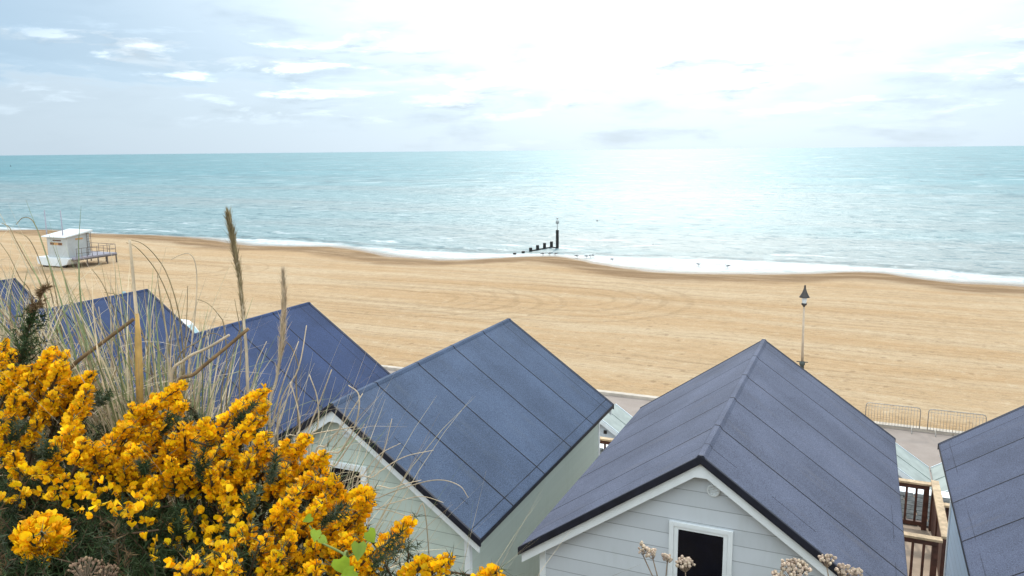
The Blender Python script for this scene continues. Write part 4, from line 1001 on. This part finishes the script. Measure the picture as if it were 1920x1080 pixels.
def stalk(name, label, cat, px, d_, r0, r1, mat_, group=None, extra=None):
    P_ = stem_path(px, d_); o_ = P_[-1].copy(); o_[2] = float(hill_z(o_[0], o_[1])); T_ = thing(name, label, cat, tuple(o_), group)
    m_ = MB(); m_.tube(P_-o_, np.linspace(r1, r0, len(P_)), 8); m_.build('stem', mat_, T_)
    return T_, P_, o_
T_, P_, o_ = stalk('reed_stalk', 'thick ochre reed stalk standing tall in the grass', 'reed', [(243,450),(247,490),(252,546),(258,617),(260,694),(262,770)], 1.92, .006, .0028, M_straw)
m_ = MB(); shp = [at(x_, y_, 1.915) for x_, y_ in ((257, 588), (259, 640), (261, 700), (263, 775))]
m_.tube(np.array(shp)-o_, [.004, .0080, .0088, .0075], 9); m_.build('sheath', M_reed, T_)
for lab, px, d_, r_ in (('brown dead stem leaning up to the right against the reed stalk', [(251,598),(195,640),(136,686),(110,730)], 1.88, .0055),
                        ('dark dead stem leaning up to the right beside the taller plume', [(466,616),(420,655),(366,700),(330,740)], 1.86, .0050),
                        ('pale frayed dead stem lying just above the dark leaning one', [(430,628),(390,652),(347,674),(320,720)], 1.98, .0042)):
    stalk('dead_stem', lab, 'dead stem', px, d_, r_, r_*.75, M_stemb if 'pale' not in lab else M_straw, 'dead stems leaning in the grass')
def plume(label, px, d_, npl, wid, fl, mat_, thin):
    T_, P_, o_ = stalk('plume_grass', label, 'plume grass', px, d_, .0045, .0016, M_straw, 'feathery plumes above the grass')
    k_ = int(len(P_)*fl); tt = rng.uniform(0, 1, npl); idx = tt*k_; i0 = idx.astype(int); fr_ = (idx-i0)[:, None]
    pos = P_[i0]*(1-fr_)+P_[i0+1]*fr_; tan = unit(P_[i0]-P_[i0+1])
    prof = np.clip(np.sin(PI*np.clip(tt*.93+.05, 0, 1))**.6, .15, 1)
    dv_ = tan*1.0+rng.normal(0, .17, (npl, 3)); L_ = rng.uniform(.018, .042, npl)*(.5+.6*prof)
    V, Fq = ribbons(pos+rng.normal(0, wid, (npl, 3))*prof[:, None]*.55-o_, dv_, L_, np.full(npl, thin), rng.uniform(0, .5, npl), seg=3)
    npmesh('plume', V, Fq, mat_, T_)
plume('taller dark feathery grass plume rising over the sea edge', [(428,406),(434,435),(439,465),(450,528),(457,602),(462,660),(468,780)], 1.9, 1100, .0030, .52, M_plumed, .0009)
plume('shorter pale feathery grass plume in front of a blue roof', [(531,515),(533,565),(530,617),(527,660),(518,713),(505,800)], 1.92, 850, .0032, .56, M_plume, .0009)

# ---- bright young leaves in the gorse
M_leaf = material('lime_green_leaf', (.25, .35, .03), .45, .4, var=.2, vscale=30, transl=.45)
M_vine = material('green_vine', (.16, .20, .05), .6, .3, var=.2)
v0 = at(640, 1120, 1.12); vg = float(hill_z(v0[0], v0[1]))
vine = thing('bindweed', 'climbing plant with fresh lime green leaves among the lower gorse flowers', 'climbing plant', (v0[0], v0[1], vg)); VO = np.array(vine.location)
LV = [(578,972,0.0136,1.3), (592,1002,0.0160,.2), (694,1004,0.0200,-.9), (672,1030,0.0224,.4), (640,1058,0.0248,-.3), (655,1075,0.0208,1.1), (605,1012,0.0128,-1.2)]
for x_, y_, s_, a_ in LV:
    c_ = at(x_, y_, float(dep(y_))-.12); n_ = unit(unit(CAM-c_)+rng.normal(0, .35, 3)); h_ = unit(np.cross(n_, [math.sin(a_), 0, math.cos(a_)])); k_ = np.cross(n_, h_)
    ol = [(0, -.35, 0), (.30, -.52, .05), (.52, -.25, .10), (.42, .15, .08), (.2, .45, .04), (0, .72, -.03), (-.2, .45, .04), (-.42, .15, .08), (-.52, -.25, .10), (-.30, -.52, .05), (0, .15, -.03)]
    V = [c_+s_*(u_*h_+v_*k_+w_*n_)-VO for u_, v_, w_ in ol]
    lf = MB(); lf.add(V, [(10, i, i+1) for i in range(5)]+[(10, i, (i+1) % 10) for i in range(5, 10)], smooth=True); lf.build('leaf', M_leaf, vine)
P_ = smooth_path([at(580, 985, 1.24), at(600, 1015, 1.22), at(650, 1045, 1.18), at(645, 1090, 1.14), v0*.6+np.array([v0[0], v0[1], vg])*.4, np.array([v0[0], v0[1], vg-.01])])
m_ = MB(); m_.tube(P_-VO, np.linspace(.0012, .003, len(P_)), 6); m_.tube(np.array([at(694, 1012, 1.2), at(670, 1035, 1.18), at(650, 1045, 1.18)])-VO, .0013, 5); m_.build('stem', M_vine, vine)

# ---- dried flower heads at the lower edge
M_seed = material('bleached_seed_heads', (.47, .36, .26), .85, .1, var=.25, vscale=60, island=True)
M_dstem = material('dry_brown_stem', (.26, .19, .13), .8, .1, var=.25, vscale=30)
M_seedb = material('brown_seed_heads', (.24, .155, .095), .85, .1, var=.3, vscale=60, island=True)
def umbel(label, heads_, d_, root_px, r_=.0043, group='dried flower heads along the lower edge'):
    rt = at(root_px[0], root_px[1], d_); g_ = float(hill_z(rt[0], rt[1])); T_ = thing('dried_flower', label, 'dried flower', (rt[0], rt[1], g_), group); o_ = np.array(T_.location)
    m_ = MB(); tops = []
    for hx_, hy_, sz, n_ in heads_:
        c_ = at(hx_, hy_, d_+rng.normal(0, .01)); bs = c_+np.array([rng.normal(0, .006), 0, -sz*1.1]); tops.append(bs)
        s_ = MB()
        ga = np.arange(n_); rr = np.sqrt((ga+.5)/n_)*sz; an = ga*2.39996
        for k_ in range(n_):
            p_ = c_+np.array([rr[k_]*math.cos(an[k_]), rr[k_]*math.sin(an[k_]), sz*.42*(1-(rr[k_]/sz)**2)+rng.normal(0, sz*.07)])
            m_.tube([bs-o_, (bs+p_)/2+np.array([0, 0, -.002])-o_, p_-o_], .0006, 4, cap=False)
            q_ = r_*rng.uniform(.7, 1.2)
            for j_ in range(3):
                of = rng.normal(0, q_*.45, 3); vs = [Vector(p_-o_+of)+Vector((0, 0, z_))+Vector((math.cos(a_)*w_, math.sin(a_)*w_, 0)) for z_, w_ in ((-q_*.7, q_*.4), (0, q_*.75), (q_*.6, q_*.45)) for a_ in np.arange(5)*2*PI/5+rng.uniform(0, 1)]
                s_.add(vs, [(i*5+k2, i*5+(k2+1) % 5, (i+1)*5+(k2+1) % 5, (i+1)*5+k2) for i in range(2) for k2 in range(5)]+[(14, 13, 12, 11, 10), (0, 1, 2, 3, 4)])
        s_.build('seed_head', M_seedb if 'brown' in label else M_seed, T_)
    fk = rt+np.array([0, 0, .02])
    for bs in tops: m_.tube(smooth_path([bs-o_, (bs*.5+fk*.5)+np.array([.004, 0, -.01])-o_, fk-o_], 4), .0013, 5, cap=False)
    m_.tube(smooth_path([fk-o_, (fk-o_)*.5+np.array([.02, .01, 0]), np.array([0, 0, -.02])]), [.0018]*6+[.0022]*(6)+[.0028], 6); m_.build('stem', M_dstem, T_)
    return T_
umbel('forked dried stem with three small pale heads left of the dove grey lodge window', [(1206,1030,.012,9), (1222,1038,.012,8), (1250,1046,.009,6)], 1.75, (1236, 1120), .0048)
umbel('dried flower head in front of the dark window of the dove grey lodge', [(1283,1056,.019,22)], 1.70, (1280, 1150))
umbel('broad pinkish tan dried flower head below the right half of the dove grey gable', [(1492,1066,.031,50), (1458,1080,.015,12)], 1.70, (1490, 1170), .0046)
umbel('pale dried flower head on the lower right roof edge of the dove grey lodge', [(1552,1050,.017,13)], 1.72, (1556, 1140))
umbel('rightmost dried flower head, over the felt of the dove grey roof', [(1586,1071,.022,18), (1606,1074,.012,7)], 1.72, (1590, 1150))
umbel('brown seed heads low in the dark gorse at the bottom left', [(160,1062,.022,26), (198,1074,.020,24)], 1.16, (190, 1160), .0024, 'dried flower heads along the lower edge')

# ---- rough grass over the slope
n = 16000; xs = rng.uniform(-7, 5, n); ys = rng.uniform(.2, 7.4, n); zz = hill_z(xs, ys)-.02
V, Fq = ribbons(np.stack([xs, ys, zz], 1), np.stack([rng.normal(0, .5, n), rng.normal(.1, .5, n), np.ones(n)], 1), rng.uniform(.08, .28, n), rng.uniform(.0015, .003, n), rng.uniform(.3, 2, n), seg=4)
tag(npmesh('grass', V, Fq, [M_straw, M_grassg], None, np.repeat((rng.uniform(size=n) < .6).astype(int), 4)), kind='stuff')
